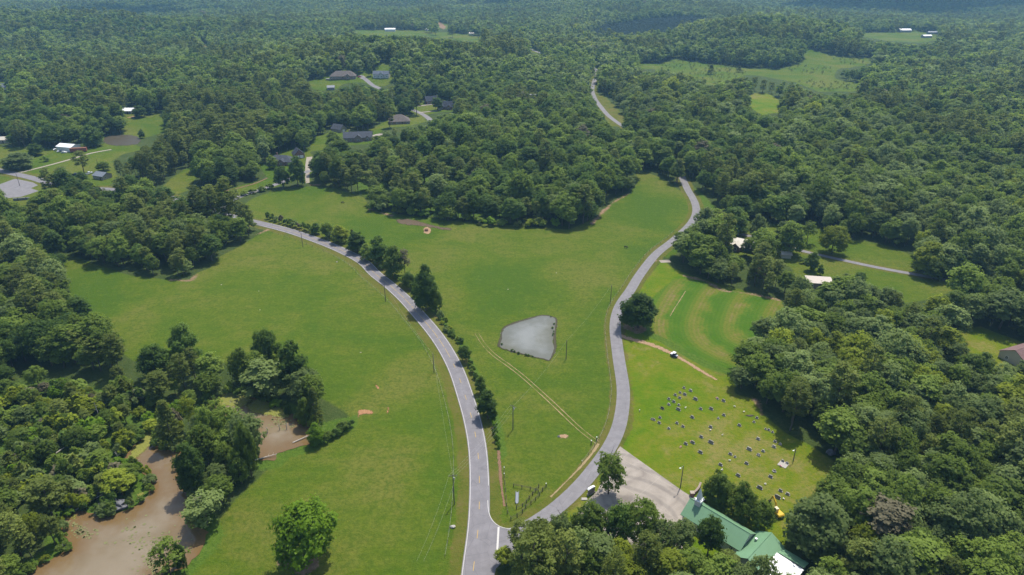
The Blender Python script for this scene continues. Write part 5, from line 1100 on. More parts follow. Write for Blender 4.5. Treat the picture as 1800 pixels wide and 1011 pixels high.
def trunk_np(seed, h, r, base, spread, limbs=6, kind='broad'):
    rng = random.Random(seed); m = MB(); top = h * (.62 if kind == 'broad' else .95)
    bx, by = rng.uniform(-.3, .3), rng.uniform(-.3, .3)
    m.tube([(0, 0, -.6), (0, 0, .4), (bx, by, h * base), (bx * 1.6, by * 1.6, top)], [r * 1.35, r, r * .72, r * .2], 7)
    for i in range(limbs):
        a = 2 * math.pi * (i + rng.random() * .6) / limbs; z = h * (base * .8 + .07 * i); L = spread * rng.uniform(.5, .8)
        m.tube([(bx, by, z), (bx + math.cos(a) * L * .5, by + math.sin(a) * L * .5, z + L * (.35 if kind == 'broad' else .08)), (bx + math.cos(a) * L, by + math.sin(a) * L, z + L * (.75 if kind == 'broad' else .12))], [r * .4, r * .26, r * .08], 5, False)
    V = np.array(m.v); F = []
    for f in m.f:
        if len(f) == 4: F.append(f)
        else:
            for i in range(1, len(f) - 1, 2): F.append((f[0], f[i], f[i + 1], f[min(i + 2, len(f) - 1)]) if i + 2 < len(f) else (f[0], f[i], f[i + 1], f[i + 1]))
    return V, np.array([f for f in F if len(set(f)) == 4])

# reference shape: each entry keeps its height and crown width so that it can be scaled to any tree
SHAPES = {}
def reg(key, V, F, TV, TF, h, dia): SHAPES[key] = dict(V=V, F=F, TV=TV, TF=TF, h=h, dia=dia)
for i, (shape, h, dia, base, lobes) in enumerate([('round', 15, 9.5, .22, 24), ('round', 14, 9, .25, 30), ('tall', 17, 8, .22, 28), ('spread', 14, 11, .22, 30), ('round', 16, 8.5, .2, 22), ('spread', 15, 10, .24, 34)]):
    V, F = broad_crown(100 + i, h, dia, base, int(lobes * 1.5), .52, 4600, shape); TV, TF = trunk_np(i, h, .28, .3, dia * .4); reg(('broad', i), V, F, TV, TF, h, dia)
for i, (h, dia) in enumerate([(19, 6.8), (18, 6.2), (20, 7.4)]):
    V, F = pine_crown(200 + i, h, dia, .34); TV, TF = trunk_np(20 + i, h, .22, .45, dia * .4, 7, 'pine'); reg(('pine', i), V, F, TV, TF, h, dia)
for i in range(2):
    V, F = pine_crown(220 + i, 12, 5, .08, 2000, .5, True); TV, TF = trunk_np(30 + i, 12, .16, .2, 1.6, 5, 'pine'); reg(('cedar', i), V, F, TV, TF, 12, 5)
for i in range(2):
    V, F = broad_crown(240 + i, 15, 9, .14 if i == 0 else .3, 34, .50, 2600 if i == 0 else 1700, 'spread' if i else 'round', .2 if i == 0 else .35); TV, TF = trunk_np(40 + i, 15, .24, .35, 4.2, 9); reg(('open', i), V, F, TV, TF, 15, 9)
for i in range(4):
    dd = (11, 9, 9, 10)[i]; V, F = broad_crown(500 + i, 13, dd, .03, (70, 52, 56, 60)[i], .48, 7000, ('spread', 'round', 'round', 'round')[i], lob=(.16, .34)); TV, TF = trunk_np(70 + i, 12, .3, .2, dd * .4); reg(('low', i), V, F, TV, TF, 13, dd)
for i in range(3):
    V, F = shrub_crown(260 + i); TV, TF = trunk_np(50 + i, 1.8, .07, .15, 1.2, 6); reg(('shrub', i), V, F, TV, TF, 2.6, 3.4)
for i in range(3):     # coarser crowns for the wood far away
    V, F = broad_crown(300 + i, 15, 9.5, .15, 15, 1.15, 520, 'round' if i else 'tall'); TV, TF = trunk_np(60, 9, .25, .3, 2, 0); reg(('far', i), V, F, TV, TF, 15, 9.5)
for i in range(2):
    V, F = pine_crown(320 + i, 18, 6.8, .25, 380, 1.15); TV, TF = trunk_np(61, 12, .2, .3, 2, 0, 'pine'); reg(('farpine', i), V, F, TV, TF, 18, 6.8)

CROWN, TRUNK = {}, {}
def crown_mesh(key):
    if key not in CROWN:
        s = SHAPES[key]; CROWN[key] = np_mesh('crown', s['V'], s['F'], [M['leaf1']]); TRUNK[key] = np_mesh('trunk', s['TV'], s['TF'], [M['bark']])
    return CROWN[key], TRUNK[key]
def plant_tree(name, key, mat, x, y, h, dia, rz, label, cat, group=None, z=None):
    s = SHAPES[key]; z = hz(x, y) - .05 if z is None else z; c, tr = crown_mesh(key)
    t = thing(name, label, cat, (x, y, z), rz, group); sc = (dia / s['dia'], dia / s['dia'], h / s['h'])
    a = link('trunk', tr, t); a.scale = sc; b = link('crown', c, t); b.scale = sc
    b.material_slots[0].link = 'OBJECT'; b.material_slots[0].material = M[mat]
    return t

# ------------------------------------------------------------------ trees that stand out, each traced from the photograph
TAKEN = []   # x, y, crown radius of planted trees
def tree_px(name, key, mat, px, by, ty, w, label, cat='tree', group=None, rz=None):
    x, y = G(px, by); sx, sv = scale_at(x, y); h = (by - ty) / sv * .97; dia = w / sx
    TAKEN.append((x, y, dia / 2)); return plant_tree(name, key, mat, x, y, h, dia, rz if rz is not None else px * 1.7, label, cat, group)
B, P, C_, O, S, LW = 'broad', 'pine', 'cedar', 'open', 'shrub', 'low'
TR = [
 ('broadleaf_tree', (LW, 0), 'lime', 541, 988, 890, 104, 'bright green spreading tree alone at the bottom of the west pasture'),
 ('broadleaf_tree', (B, 3), 'leaf0', 1121, 576, 516, 62, 'dark round tree alone beside the side road above the dirt drive'),
 ('broadleaf_tree', (O, 0), 'leaf1', 1069, 868, 791, 56, 'open-crowned tree between the side road and the parking lot'),
 ('broadleaf_tree', (B, 2), 'leaf0', 749, 546, 471, 44, 'largest dark tree of the hedgerow right of the main road'),
 ('broadleaf_tree', (B, 1), 'leaf1', 768, 548, 505, 22, 'small tree leaning out of the big hedgerow tree'),
 ('broadleaf_tree', (B, 0), 'leaf1', 693, 487, 432, 36, 'mid green tree in the hedgerow, second left of its largest'),
 ('broadleaf_tree', (B, 4), 'leaf0', 669, 465, 414, 34, 'rounded dark tree in the hedgerow opposite the bare hay ring'),
 ('broadleaf_tree', (O, 1), 'brown', 712, 484, 434, 22, 'thin brownish tree behind the hedgerow'),
 ('broadleaf_tree', (B, 5), 'leaf0', 720, 506, 477, 22, 'low dark tree filling the hedgerow gap'),
 ('broadleaf_tree', (B, 2), 'leaf1', 738, 520, 484, 16, 'slim tree at the shoulder of the largest hedgerow tree'),
 ('broadleaf_tree', (B, 1), 'leaf0', 629, 442, 407, 32, 'dark tree in the hedgerow at the start of the road curve'),
 ('broadleaf_tree', (B, 0), 'leaf3', 599, 426, 396, 30, 'yellowish bushy tree in the upper hedgerow'),
 ('broadleaf_tree', (B, 4), 'leaf1', 577, 418, 388, 22, 'upright green tree in the upper hedgerow'),
 ('broadleaf_tree', (B, 1), 'leaf0', 556, 411, 391, 18, 'small dark tree at the left end of the upper hedgerow trees'),
 ('cedar_tree', (C_, 0), 'needle', 621, 431, 402, 12, 'thin pointed cedar sticking out of the upper hedgerow'),
 ('broadleaf_tree', (B, 4), 'leaf1', 646, 458, 430, 24, 'low green tree between two hedgerow crowns near the bend'),
 ('broadleaf_tree', (B, 1), 'leaf0', 817, 636, 605, 22, 'small round tree by the main road left of the grey pond'),
 ('broadleaf_tree', (B, 0), 'leaf1', 845, 692, 661, 19, 'bushy little tree in the roadside hedge below the pond'),
 ('broadleaf_tree', (B, 5), 'leaf0', 857, 735, 688, 36, 'dense dark tree shading the main road edge'),
 ('broadleaf_tree', (B, 3), 'lime', 557, 782, 747, 29, 'bright green round bush-like tree at the bay corner'),
 ('broadleaf_tree', (B, 5), 'leaf0', 477, 655, 573, 44, 'tall dark tree overtopping the others of the swamp wood'),
 ('broadleaf_tree', (B, 0), 'leaf0', 331, 648, 569, 50, 'tall dark round tree at the back of the swamp wood'),
 ('broadleaf_tree', (B, 1), 'leaf0', 525, 690, 600, 50, 'dark tree at the right end of the swamp wood by the pasture'),
 ('broadleaf_tree', (B, 4), 'leaf1', 430, 675, 612, 44, 'green tree in the middle of the swamp wood back row'),
 ('cedar_tree', (C_, 1), 'needle', 557, 745, 680, 28, 'feathery cedar between the brown bay and the pasture'),
 ('broadleaf_tree', (B, 2), 'leaf1', 538, 748, 700, 24, 'upright tree left of the feathery cedar by the bay'),
 ('broadleaf_tree', (O, 0), 'leaf2', 365, 925, 862, 72, 'grey-green sparse tree leaning over the brown water near the pasture'),
 ('broadleaf_tree', (O, 1), 'leaf1', 300, 1010, 948, 58, 'sparse tree at the bottom edge of the brown water'),
 ('broadleaf_tree', (B, 2), 'leaf0', 325, 1006, 950, 18, 'thin dark tree at the bottom bank of the brown water'),
 ('broadleaf_tree', (B, 0), 'leaf0', 345, 865, 780, 46, 'dark tree on the tree island right of the brown channel'),
 ('broadleaf_tree', (B, 2), 'leaf1', 372, 800, 712, 34, 'tall tree on the island beside the bay'),
 ('broadleaf_tree', (O, 0), 'leaf1', 392, 770, 690, 36, 'sparse tall tree with bare trunk standing in the algae'),
 ('broadleaf_tree', (B, 4), 'leaf1', 443, 838, 740, 32, 'slender tree at the island edge next to the pasture'),
 ('broadleaf_tree', (B, 1), 'leaf1', 425, 850, 790, 34, 'leafy tree low on the island facing the pasture'),
 ('cedar_tree', (C_, 0), 'needle', 305, 785, 700, 40, 'conical dark tree at the head of the brown channel'),
 ('broadleaf_tree', (O, 1), 'leaf3', 342, 760, 692, 34, 'light green sparse tree behind the channel head'),
 ('broadleaf_tree', (B, 1), 'leaf1', 400, 835, 775, 34, 'round tree in the middle of the island'),
 ('broadleaf_tree', (B, 3), 'leaf1', 1386, 448, 391, 46, 'dark round tree on the lane, left of the pair by the ranch house lawn'),
 ('broadleaf_tree', (B, 0), 'leaf2', 1372, 432, 388, 30, 'greyish tree right behind the dark round lane tree'),
 ('broadleaf_tree', (O, 1), 'leaf1', 1418, 428, 386, 32, 'small umbrella-shaped tree with visible trunk north of the lane'),
 ('broadleaf_tree', (B, 5), 'leaf3', 1462, 446, 395, 46, 'broad yellow-green tree above the lane'),
 ('broadleaf_tree', (B, 2), 'leaf1', 1425, 476, 442, 22, 'neat oval tree on the lawn below the lane'),
 ('broadleaf_tree', (B, 4), 'leaf0', 1441, 484, 464, 11, 'slim little tree beside the oval lawn tree'),
 ('broadleaf_tree', (O, 0), 'leaf2', 1486, 495, 477, 14, 'thin sparse sapling on the lawn below the lane'),
 ('broadleaf_tree', (B, 1), 'leaf0', 1510, 497, 477, 19, 'small dark tree at the lower lawn edge'),
 ('broadleaf_tree', (B, 0), 'leaf0', 1284, 415, 364, 46, 'big dark tree left of the ranch house'),
 ('broadleaf_tree', (B, 4), 'leaf1', 1300, 412, 372, 30, 'green tree behind the ranch house roof'),
 ('broadleaf_tree', (B, 1), 'leaf2', 1330, 421, 378, 28, 'greyish tree right of the ranch house by the lane'),
 ('broadleaf_tree', (B, 1), 'leaf1', 1312, 450, 418, 20, 'small tree in front of the ranch house roof'),
 ('broadleaf_tree', (B, 5), 'leaf3', 1625, 482, 426, 50, 'billowing yellow-green tree of the clump where the lane ends'),
 ('broadleaf_tree', (B, 3), 'leaf2', 1655, 484, 428, 54, 'broad grey-green tree of the clump where the lane ends'),
 ('broadleaf_tree', (B, 1), 'leaf0', 1678, 490, 446, 40, 'dark tree at the right side of the lane-end clump'),
 ('broadleaf_tree', (B, 0), 'leaf1', 1640, 492, 452, 34, 'low green tree in front of the lane-end clump'),
 ('broadleaf_tree', (B, 3), 'leaf2', 35, 296, 268, 48, 'wide low grey-green tree by the farm crossroads'),
 ('broadleaf_tree', (B, 1), 'leaf0', 64, 273, 252, 26, 'dark shady tree left of the white metal building'),
 ('broadleaf_tree', (B, 0), 'leaf0', 166, 257, 222, 34, 'tall dark tree beside the little farm pond'),
 ('pine_tree', (P, 0), 'needle', 148, 305, 264, 26, 'tall feathery pine standing on the farm lawn'),
 ('broadleaf_tree', (B, 4), 'leaf0', 148, 326, 302, 20, 'dark tree just below the tall feathery lawn pine'),
 ('pine_tree', (P, 1), 'needle', 113, 322, 292, 22, 'broken-topped pine on the farm lawn by the crossroads'),
 ('broadleaf_tree', (B, 2), 'leaf0', 250, 243, 228, 11, 'single small dark tree on the farm pond bank'),
 ('broadleaf_tree', (B, 3), 'leaf1', 182, 300, 283, 22, 'bushy tree behind the grey metal-roofed cabin'),
 ('broadleaf_tree', (B, 1), 'leaf0', 246, 206, 186, 22, 'dark tree beside the white-roofed meadow house'),
 ('broadleaf_tree', (B, 4), 'leaf0', 264, 201, 184, 16, 'dark tree at the upper edge of the small meadow'),
 ('broadleaf_tree', (B, 4), 'leaf1', 480, 296, 274, 18, 'small tree in front of the low brick house'),
 ('broadleaf_tree', (B, 2), 'leaf0', 498, 330, 291, 26, 'round dark tree below the brick house at the pasture top'),
 ('broadleaf_tree', (B, 0), 'leaf0', 524, 327, 276, 28, 'tall tree left of the brick house driveway'),
 ('broadleaf_tree', (B, 4), 'leaf1', 651, 134, 112, 9, 'slim dark tree on the lawn beside the white house'),
 ('broadleaf_tree', (B, 0), 'leaf0', 716, 199, 174, 30, 'rounded tree beside the estate road bend'),
 ('broadleaf_tree', (B, 1), 'leaf0', 769, 194, 170, 17, 'dark tree between the two charcoal-roofed houses'),
 ('broadleaf_tree', (B, 0), 'leaf1', 588, 262, 232, 26, 'round tree at the left end of the long ridge house'),
 ('broadleaf_tree', (B, 5), 'leaf1', 1258, 890, 832, 50, 'left tree of the three beside the church wall'),
 ('broadleaf_tree', (B, 1), 'leaf1', 1300, 915, 855, 48, 'middle tree of the three beside the church wall'),
 ('broadleaf_tree', (B, 4), 'leaf1', 1332, 932, 880, 44, 'right tree of the three beside the church wall'),
 ('broadleaf_tree', (B, 1), 'leaf2', 1195, 995, 912, 50, 'leafy tree hiding the church front corner'),
 ('broadleaf_tree', (B, 4), 'leaf0', 1243, 1000, 905, 48, 'tall tree in front of the church nave roof'),
 ('pine_tree', (P, 1), 'needle', 1275, 1030, 964, 42, 'young pine in front of the church wing'),
 ('broadleaf_tree', (B, 0), 'leaf2', 1330, 1060, 975, 60, 'grey-green tree over the white carport roof'),
 ('broadleaf_tree', (B, 3), 'leaf2', 1425, 968, 882, 96, 'very large oak right of the church, leaves greyish'),
 ('broadleaf_tree', (O, 0), 'leaf2', 985, 990, 898, 36, 'thin see-through tree beside the junction'),
 ('pine_tree', (P, 2), 'needle', 917, 1004, 921, 40, 'pine at the corner of the road junction'),
 ('pine_tree', (P, 0), 'needle', 953, 1010, 926, 40, 'second pine from the road junction'),
 ('broadleaf_tree', (B, 2), 'leaf1', 1034, 988, 894, 54, 'tall full green tree at the parking lot corner'),
 ('broadleaf_tree', (B, 4), 'leaf0', 1084, 992, 892, 42, 'dark tall tree below the parking lot'),
 ('broadleaf_tree', (B, 0), 'leaf1', 1122, 985, 886, 58, 'broad-topped tree below the middle of the parking lot'),
 ('broadleaf_tree', (B, 5), 'leaf2', 1160, 1005, 920, 46, 'dull green tree below the lower end of the parking lot'),
 ('broadleaf_tree', (B, 4), 'leaf3', 886, 1016, 966, 26, 'light green small tree at the junction corner'),
 ('cedar_tree', (C_, 1), 'needle', 1249, 131, 113, 14, 'single dark cedar in the far right field'),
 ('cedar_tree', (C_, 0), 'needle', 1299, 127, 116, 11, 'small cedar at the far field edge below the wooded hill'),
]
for i, (nm, key, mat, px, by, ty, w, lb) in enumerate(TR):
    if by >= 980 and 860 < px < 1400: by -= 22 if px < 1300 else 0; ty += 8 if px > 1180 else 0; w *= 1.12 if px < 1180 else .92
    tree_px(nm, (B, (3, 5, 1, 3)[i % 4]) if by > 950 and 860 < px < 1400 and key[0] in ('broad', 'low') else ('low', i % 4) if key[0] == 'broad' else key, mat, px, by, ty, w, lb)
# trees and shrubs in the hedge along the main road and round the fields
SH = []
def shrub_px(px, by, w, hpx, mat, label, group): SH.append((px, by, w, hpx, mat, label, group))
rr = random.Random(3)
hl = [(470, 386), (500, 392), (530, 402), (548, 408)]
for k in range(11):
    u = k / 10; px = 472 + 78 * u; by = 384 + 25 * u
    shrub_px(px, by + 1, rr.uniform(9, 14), rr.uniform(10, 16), ('leaf0', 'leaf1', 'leaf2', 'brown')[k % 4], f'shrub in the upper hedge, {ORD[k]} from its left end' if k else 'shrub at the very left end of the upper hedge', 'hedge shrubs by the upper main road')
for k in range(16):
    q = part_of(MAIN, (735, 552), (550, 420)); q = offset(q, -6.0 if math.hypot(*(q[0] + 0)) else 0); i_ = int((k + .5) / 16 * len(q)); p = proj([(q[i_][0], q[i_][1], hz(*q[i_]))])
    shrub_px(float(p[0][0]) + rr.uniform(-2, 2), float(p[1][0]), rr.uniform(12, 20), rr.uniform(10, 18), ('leaf1', 'leaf0', 'leaf2', 'leaf1')[k % 4], f'shrub under the hedgerow trees on the curve, {ordinal(k)} along it', 'hedge shrubs under the hedgerow trees')
for k in range(13):
    u = k / 12; px = 766 + 42 * u + rr.uniform(-3, 4); by = 552 + 54 * u + rr.uniform(-4, 4)
    shrub_px(px, by, rr.uniform(6, 16), rr.uniform(5, 15), ('leaf0', 'leaf1', 'leaf2', 'leaf3')[k % 4], f'low shrub in the middle hedge, {ORD[k]} below the largest hedgerow tree', 'hedge shrubs left of the pond')
for k, (px, by, w, h) in enumerate([(827, 645, 12, 12), (830, 656, 14, 14), (836, 666, 12, 11), (841, 675, 11, 10), (851, 702, 10, 9), (866, 742, 11, 10), (869, 752, 12, 12), (871, 764, 11, 11), (873, 776, 12, 12), (875, 787, 10, 10)]):
    shrub_px(px, by, w, h, 'lime' if k > 4 else ('leaf0', 'leaf1')[k % 2], f'{"bright green weedy" if k > 4 else "dark"} shrub of the lower hedge, {ORD[k]} below the pondside tree' if k else 'dark shrub just below the small round pondside tree', 'hedge shrubs below the pond')
for k in range(16):
    u = k / 15; px = 655 + 345 * u + rr.uniform(-5, 5); by = 372 + 27 * min(1, u * 1.5) + rr.uniform(-3, 2)
    shrub_px(px, by, rr.uniform(13, 24), rr.uniform(11, 20), ('leaf1', 'leaf2', 'leaf3', 'leaf1', 'lime')[k % 5], f'leafy shrub along the front of the central wood, {ORD[k]} from its left end' if k else 'leafy shrub at the left end of the central wood front', 'shrubs before the central wood')
for k, (px, by, w, h) in enumerate([(430, 343, 14, 8), (445, 340, 16, 9), (460, 336, 16, 9), (474, 332, 14, 9)]):
    shrub_px(px, by, w, h, 'leaf1', f'low bush between the hill road and the pasture, {ORD[k]} from the left' if k else 'low bush nearest the fork of the hill road', 'bushes below the hill road')
for k, (px, by, w, h) in enumerate([(575, 775, 24, 16), (590, 768, 22, 14), (604, 758, 22, 16), (616, 752, 18, 13)]):
    shrub_px(px, by, w, h, ('leaf1', 'leaf0')[k % 2], f'bush in the gully towards the red clay bank, {ORD[k]} from the bay' if k else 'bush nearest the bay at the gully mouth', 'bushes in the pasture gully')
shrub_px(79, 284, 14, 9, 'leaf0', 'small dark clipped bush on the farm lawn', None); shrub_px(163, 258, 22, 8, 'leaf2', 'pale low bush by the red trailer end', None)
shrub_px(1412, 463, 15, 9, 'leaf0', 'dark low bush beside the oval lawn tree', None)
rr = random.Random(8); swk = 0
bog_names = []
for _ in range(400):
    px, by = rr.uniform(0, 352), rr.uniform(690, 905); x, y = G(px, by); a = np.array([x]), np.array([y])
    if sdist(*a, BOG)[0] > -1 or sdist(*a, SWAMP)[0] < 0.8 or sdist(*a, BAY)[0] < 2: continue
    bog_names.append((px, by)); swk += 1
    if swk >= 120: break
bog_names.sort(key=lambda q: q[0])
for k, (px, by) in enumerate(bog_names):
    row = 'upper' if by < 770 else 'middle' if by < 830 else 'lower'
    mt = ('leaf2', 'leaf1', 'leaf3', 'leaf1', 'needle', 'leaf3', 'leaf2', 'leaf1', 'leaf0', 'brown', 'leaf3', 'lime')[k % 12]; tone = {'leaf2': 'grey-green', 'leaf1': 'mid green', 'leaf3': 'yellow-green', 'brown': 'brownish', 'leaf0': 'dark green', 'needle': 'olive', 'lime': 'bright green'}[mt]
    n = sum(1 for q in SH if q[5].startswith(f'{tone} swamp shrub in the {row} bog'))
    shrub_px(px, by, rr.uniform(20, 42), rr.uniform(16, 36), mt, f'{tone} swamp shrub in the {row} bog, {ORD[n]} from the left', 'shrubs of the swamp thicket')
shore = []
for poly, nm in ((SWAMP, 'brown water'), (BAY, 'bay')):
    Q = smooth_closed(poly, 1.0); acc = 0
    for k in range(0, len(Q), 4):
        x, y = Q[k] + np.array([rr.uniform(-.6, .6), rr.uniform(-.6, .6)]); a = (np.array([x]), np.array([y]))
        if min(sdist(*a, SWAMP)[0], sdist(*a, BAY)[0]) < -1.2 or sdist(*a, CLEAR['west'])[0] < 3.5 or y < 118: continue
        p = proj([(x, y, hz(x, y))]); shore.append((float(p[0][0]), float(p[1][0]), nm))
shore.sort()
for k, (px, by, nm) in enumerate(shore):
    mt = ('leaf1', 'leaf2', 'leaf3', 'leaf1', 'leaf0', 'lime')[(k * 5 + k // 3) % 6]; tone = {'leaf2': 'grey-green', 'leaf1': 'mid green', 'leaf3': 'yellow-green', 'leaf0': 'dark green', 'lime': 'bright green'}[mt]
    n = sum(1 for q in SH if q[5].startswith(f'{tone} bank shrub by the {nm}'))
    shrub_px(px, by, rr.uniform(13, 26), rr.uniform(10, 22), mt, f'{tone} bank shrub by the {nm}, {ordinal(n)} from the left', 'shrubs on the swamp bank')
for i, (px, by, w, hp, mat, lb, grp) in enumerate(SH):
    x, y = G(px, by); sx, sv = scale_at(x, y)
    plant_tree('shrub', ('shrub', i % 3), mat, x, y, hp / sv, w / sx, px * 2.3 + by, lb.replace(', nearest of', ', first of').replace('nearest from its left', 'first from its left').replace('nearest from the left', 'first from the left'), 'shrub', grp)
for i, (px, by, r_) in enumerate([(882, 606.5, .55), (900.5, 617.5, .7), (904.5, 619.5, .55), (911.5, 622.5, .65), (924, 625.5, .65), (929, 626, .6), (936, 627.5, .4), (968.5, 557.5, .45), (974, 571, .55), (971, 578, .6), (973, 583.5, .4), (972.5, 587.5, .45), (971.5, 590.5, .4)]):
    x, y = G(px, by); side = 'near' if i < 7 else 'right'; k = i if i < 7 else i - 7
    t = thing('reed_tuft', f'dark weed tuft at the {side} edge of the grey pond, {"first" if k == 0 else ORD[k]} {"from the left" if i < 7 else "from the top"}', 'weed tuft', (x, y, WZ['pond'] - .05), i, 'weed tufts in the pond edge')
    s = SHAPES[('shrub', i % 3)]; c, tr = crown_mesh(('shrub', i % 3)); b = link('foliage', c, t); b.scale = (r_ * .55, r_ * .55, r_ * .62); b.material_slots[0].link = 'OBJECT'; b.material_slots[0].material = M['leaf0']

# snags and logs in the swamp
def snag(label, px, by, h, lean, grp='dead trunks in the swamp'):
    x, y = G(px, by); t = thing('dead_trunk', label, 'dead tree', (x, y, hz(x, y)), px, grp); m = MB(); m.tube([(0, 0, -.5), (lean * .4, 0, h * .5), (lean, .1, h)], [.17, .13, .05], 6)
    m.obj('trunk', 'snag', t); q = MB()
    for k in range(3): z = h * (.5 + .15 * k); q.tube([(lean * z / h, 0, z), (lean * z / h + .9 * math.cos(k * 2.1), .9 * math.sin(k * 2.1), z + .7)], [.06, .02], 4)
    q.obj('branches', 'snag', t)
def log(label, px, by, L, deg, r=.22, grp='fallen logs in the swamp'):
    x, y = G(px, by); t = thing('fallen_log', label, 'log', (x, y, hz(x, y)), math.radians(deg), grp); MB().tube([(-L / 2, 0, .3), (0, .15, .55), (L / 2, 0, .9)], [r, r * .8, r * .4], 7).obj('stem', 'snag', t)
    q = MB()
    for k in range(4): u = L * (.1 + .1 * k); q.tube([(u, 0, .7), (u + .5, .8 * (-1) ** k, 1.3)], [r * .3, r * .1], 4)
    q.obj('branches', 'snag', t)
for i, a in enumerate([(178, 745, 9, .3, 'tall pale snag at the top of the bog'), (169, 760, 6, -.6, 'leaning snag left of the tallest bog snag'), (338, 770, 7, .2, 'pale bare trunk at the head of the channel'), (212, 818, 6, .4, 'bare stick trunk at the edge of the algae'), (249, 824, 4, 0.1, 'dark stick standing in the brown water'), (492, 757, 3, .3, 'bare stub standing in the upper bay'), (471, 762, 2.6, -.2, 'forked stub at the left of the bay stubs'), (504, 756, 3, .5, 'twiggy stub at the right of the bay stubs'), (416, 800, 7, .5, 'bare trunk behind the island trees'), (402, 795, 8, -.3, 'tall thin trunk at the algae edge of the bay')]): snag(a[4], a[0], a[1], a[2], a[3])
for i, a in enumerate([(113, 790, 11, 65, 'long pale log leaning across the bog'), (50, 695, 7, 40, 'short pale log high in the bog'), (88, 755, 8, 80, 'grey log in the upper bog thicket'), (92, 780, 6, 20, 'pale log beside the longest bog log'), (158, 885, 8, 50, 'log at the lower bog bank by the rocks'), (120, 810, 6, 100, 'log lying low in the middle bog'), (390, 822, 9, 40, 'red-brown pale log on the tree island'), (468, 806, 7, 20, 'log at the water edge under the island trees'), (535, 772, 8, 35, 'log reaching into the bay from the bright bush'), (300, 790, 6, 10, 'log at the channel head'), (372, 880, 6, 70, 'thin log under the sparse leaning tree'), (60, 770, 5, 130, 'stub of pale log at the left of the bog')]): log(a[4], a[0], a[1], a[2], a[3])
for i, (px, by, r, lb) in enumerate([(182, 898, 2.6, 'grey boulder at the tip of the bog peninsula'), (205, 892, 3.0, 'largest grey boulder of the bog peninsula'), (166, 868, 1.6, 'small grey boulder behind the peninsula boulders'), (116, 962, 1.3, 'grey boulder on the lower left bank'), (68, 912, 1.8, 'grey boulder under the corner trees'), (1460, 797, 1.6, 'grey boulder at the wood edge of the cemetery')]):
    m = MB(); q = random.Random(i + 40); m.ball((0, 0, r * .25), (r, r * .75, r * .6), 11, 7, .5, q); tag(m.obj('boulder', 'greyrock', loc=at(px, by)), lb, 'boulder', 'boulders' if i < 5 else None)

# ------------------------------------------------------------------ the wood: every tree has its own place on the ground
def hash_noise(x, y, s, seed):
    """smooth value noise"""
    rng = np.random.default_rng(seed); T = rng.random((256, 256)); u, v = x / s, y / s
    i, j = np.floor(u).astype(int), np.floor(v).astype(int); fu, fv = u - i, v - j; fu, fv = fu * fu * (3 - 2 * fu), fv * fv * (3 - 2 * fv)
    g = lambda a, b: T[a % 256, b % 256]
    return (g(i, j) * (1 - fu) + g(i + 1, j) * fu) * (1 - fv) + (g(i, j + 1) * (1 - fu) + g(i + 1, j + 1) * fu) * fv
def scatter(ylo, yhi, sp, seed):
    rng = np.random.default_rng(seed); W = 0.95 * yhi + 150; xs = np.arange(-W, W, sp); ys = np.arange(ylo, yhi, sp * .87)
    X, Y = np.meshgrid(xs, ys); X = X + (np.arange(len(ys)) % 2)[:, None] * sp / 2; X = X.ravel() + rng.uniform(-.42, .42, X.size) * sp; Y = Y.ravel() + rng.uniform(-.42, .42, Y.size) * sp
    m = np.abs(X) < 0.95 * Y + 150; return X[m], Y[m], rng
def open_ground(x, y):
    """distance into clearings, roads and water; negative where no tree may stand"""
    d = np.full(x.shape, 1e3)
    for nm, p in CLEAR.items(): d = np.minimum(d, sdist(x, y, p))
    for p, mrg in ((LOT, 2.0), (FLOT, 2.0), (POND, 2), (SWAMP, .5), (BAY, .5), (FPOND, 2)): d = np.minimum(d, sdist(x, y, p) - mrg)
    for line, w in ((MAIN, 8.5), (SIDE_NEAR, 7.0), (SIDE_FAR, 2.9), (HILLR, 6.5), (ESTATE, 4.6), (LANE, 6.5), (FLANE, 5)):
        st = line[::4]; lo, hi = st.min(0) - 20, st.max(0) + 20; m = (x > lo[0]) & (x < hi[0]) & (y > lo[1]) & (y < hi[1])
        dd = np.full(x.shape, 1e3)
        if m.any(): dd[m] = seg_dist(x[m], y[m], st)
        d = np.minimum(d, dd - w)
    return d
HOUSES = [(o.location.x, o.location.y, 13 if o['category'] != 'shed' else 7) for o in COL.objects if o.get('category') in ('house', 'church', 'barn', 'garage', 'cabin', 'shed')]
TREES = []      # x, y, height, crown width, kind, tone
BIGP = hash_noise
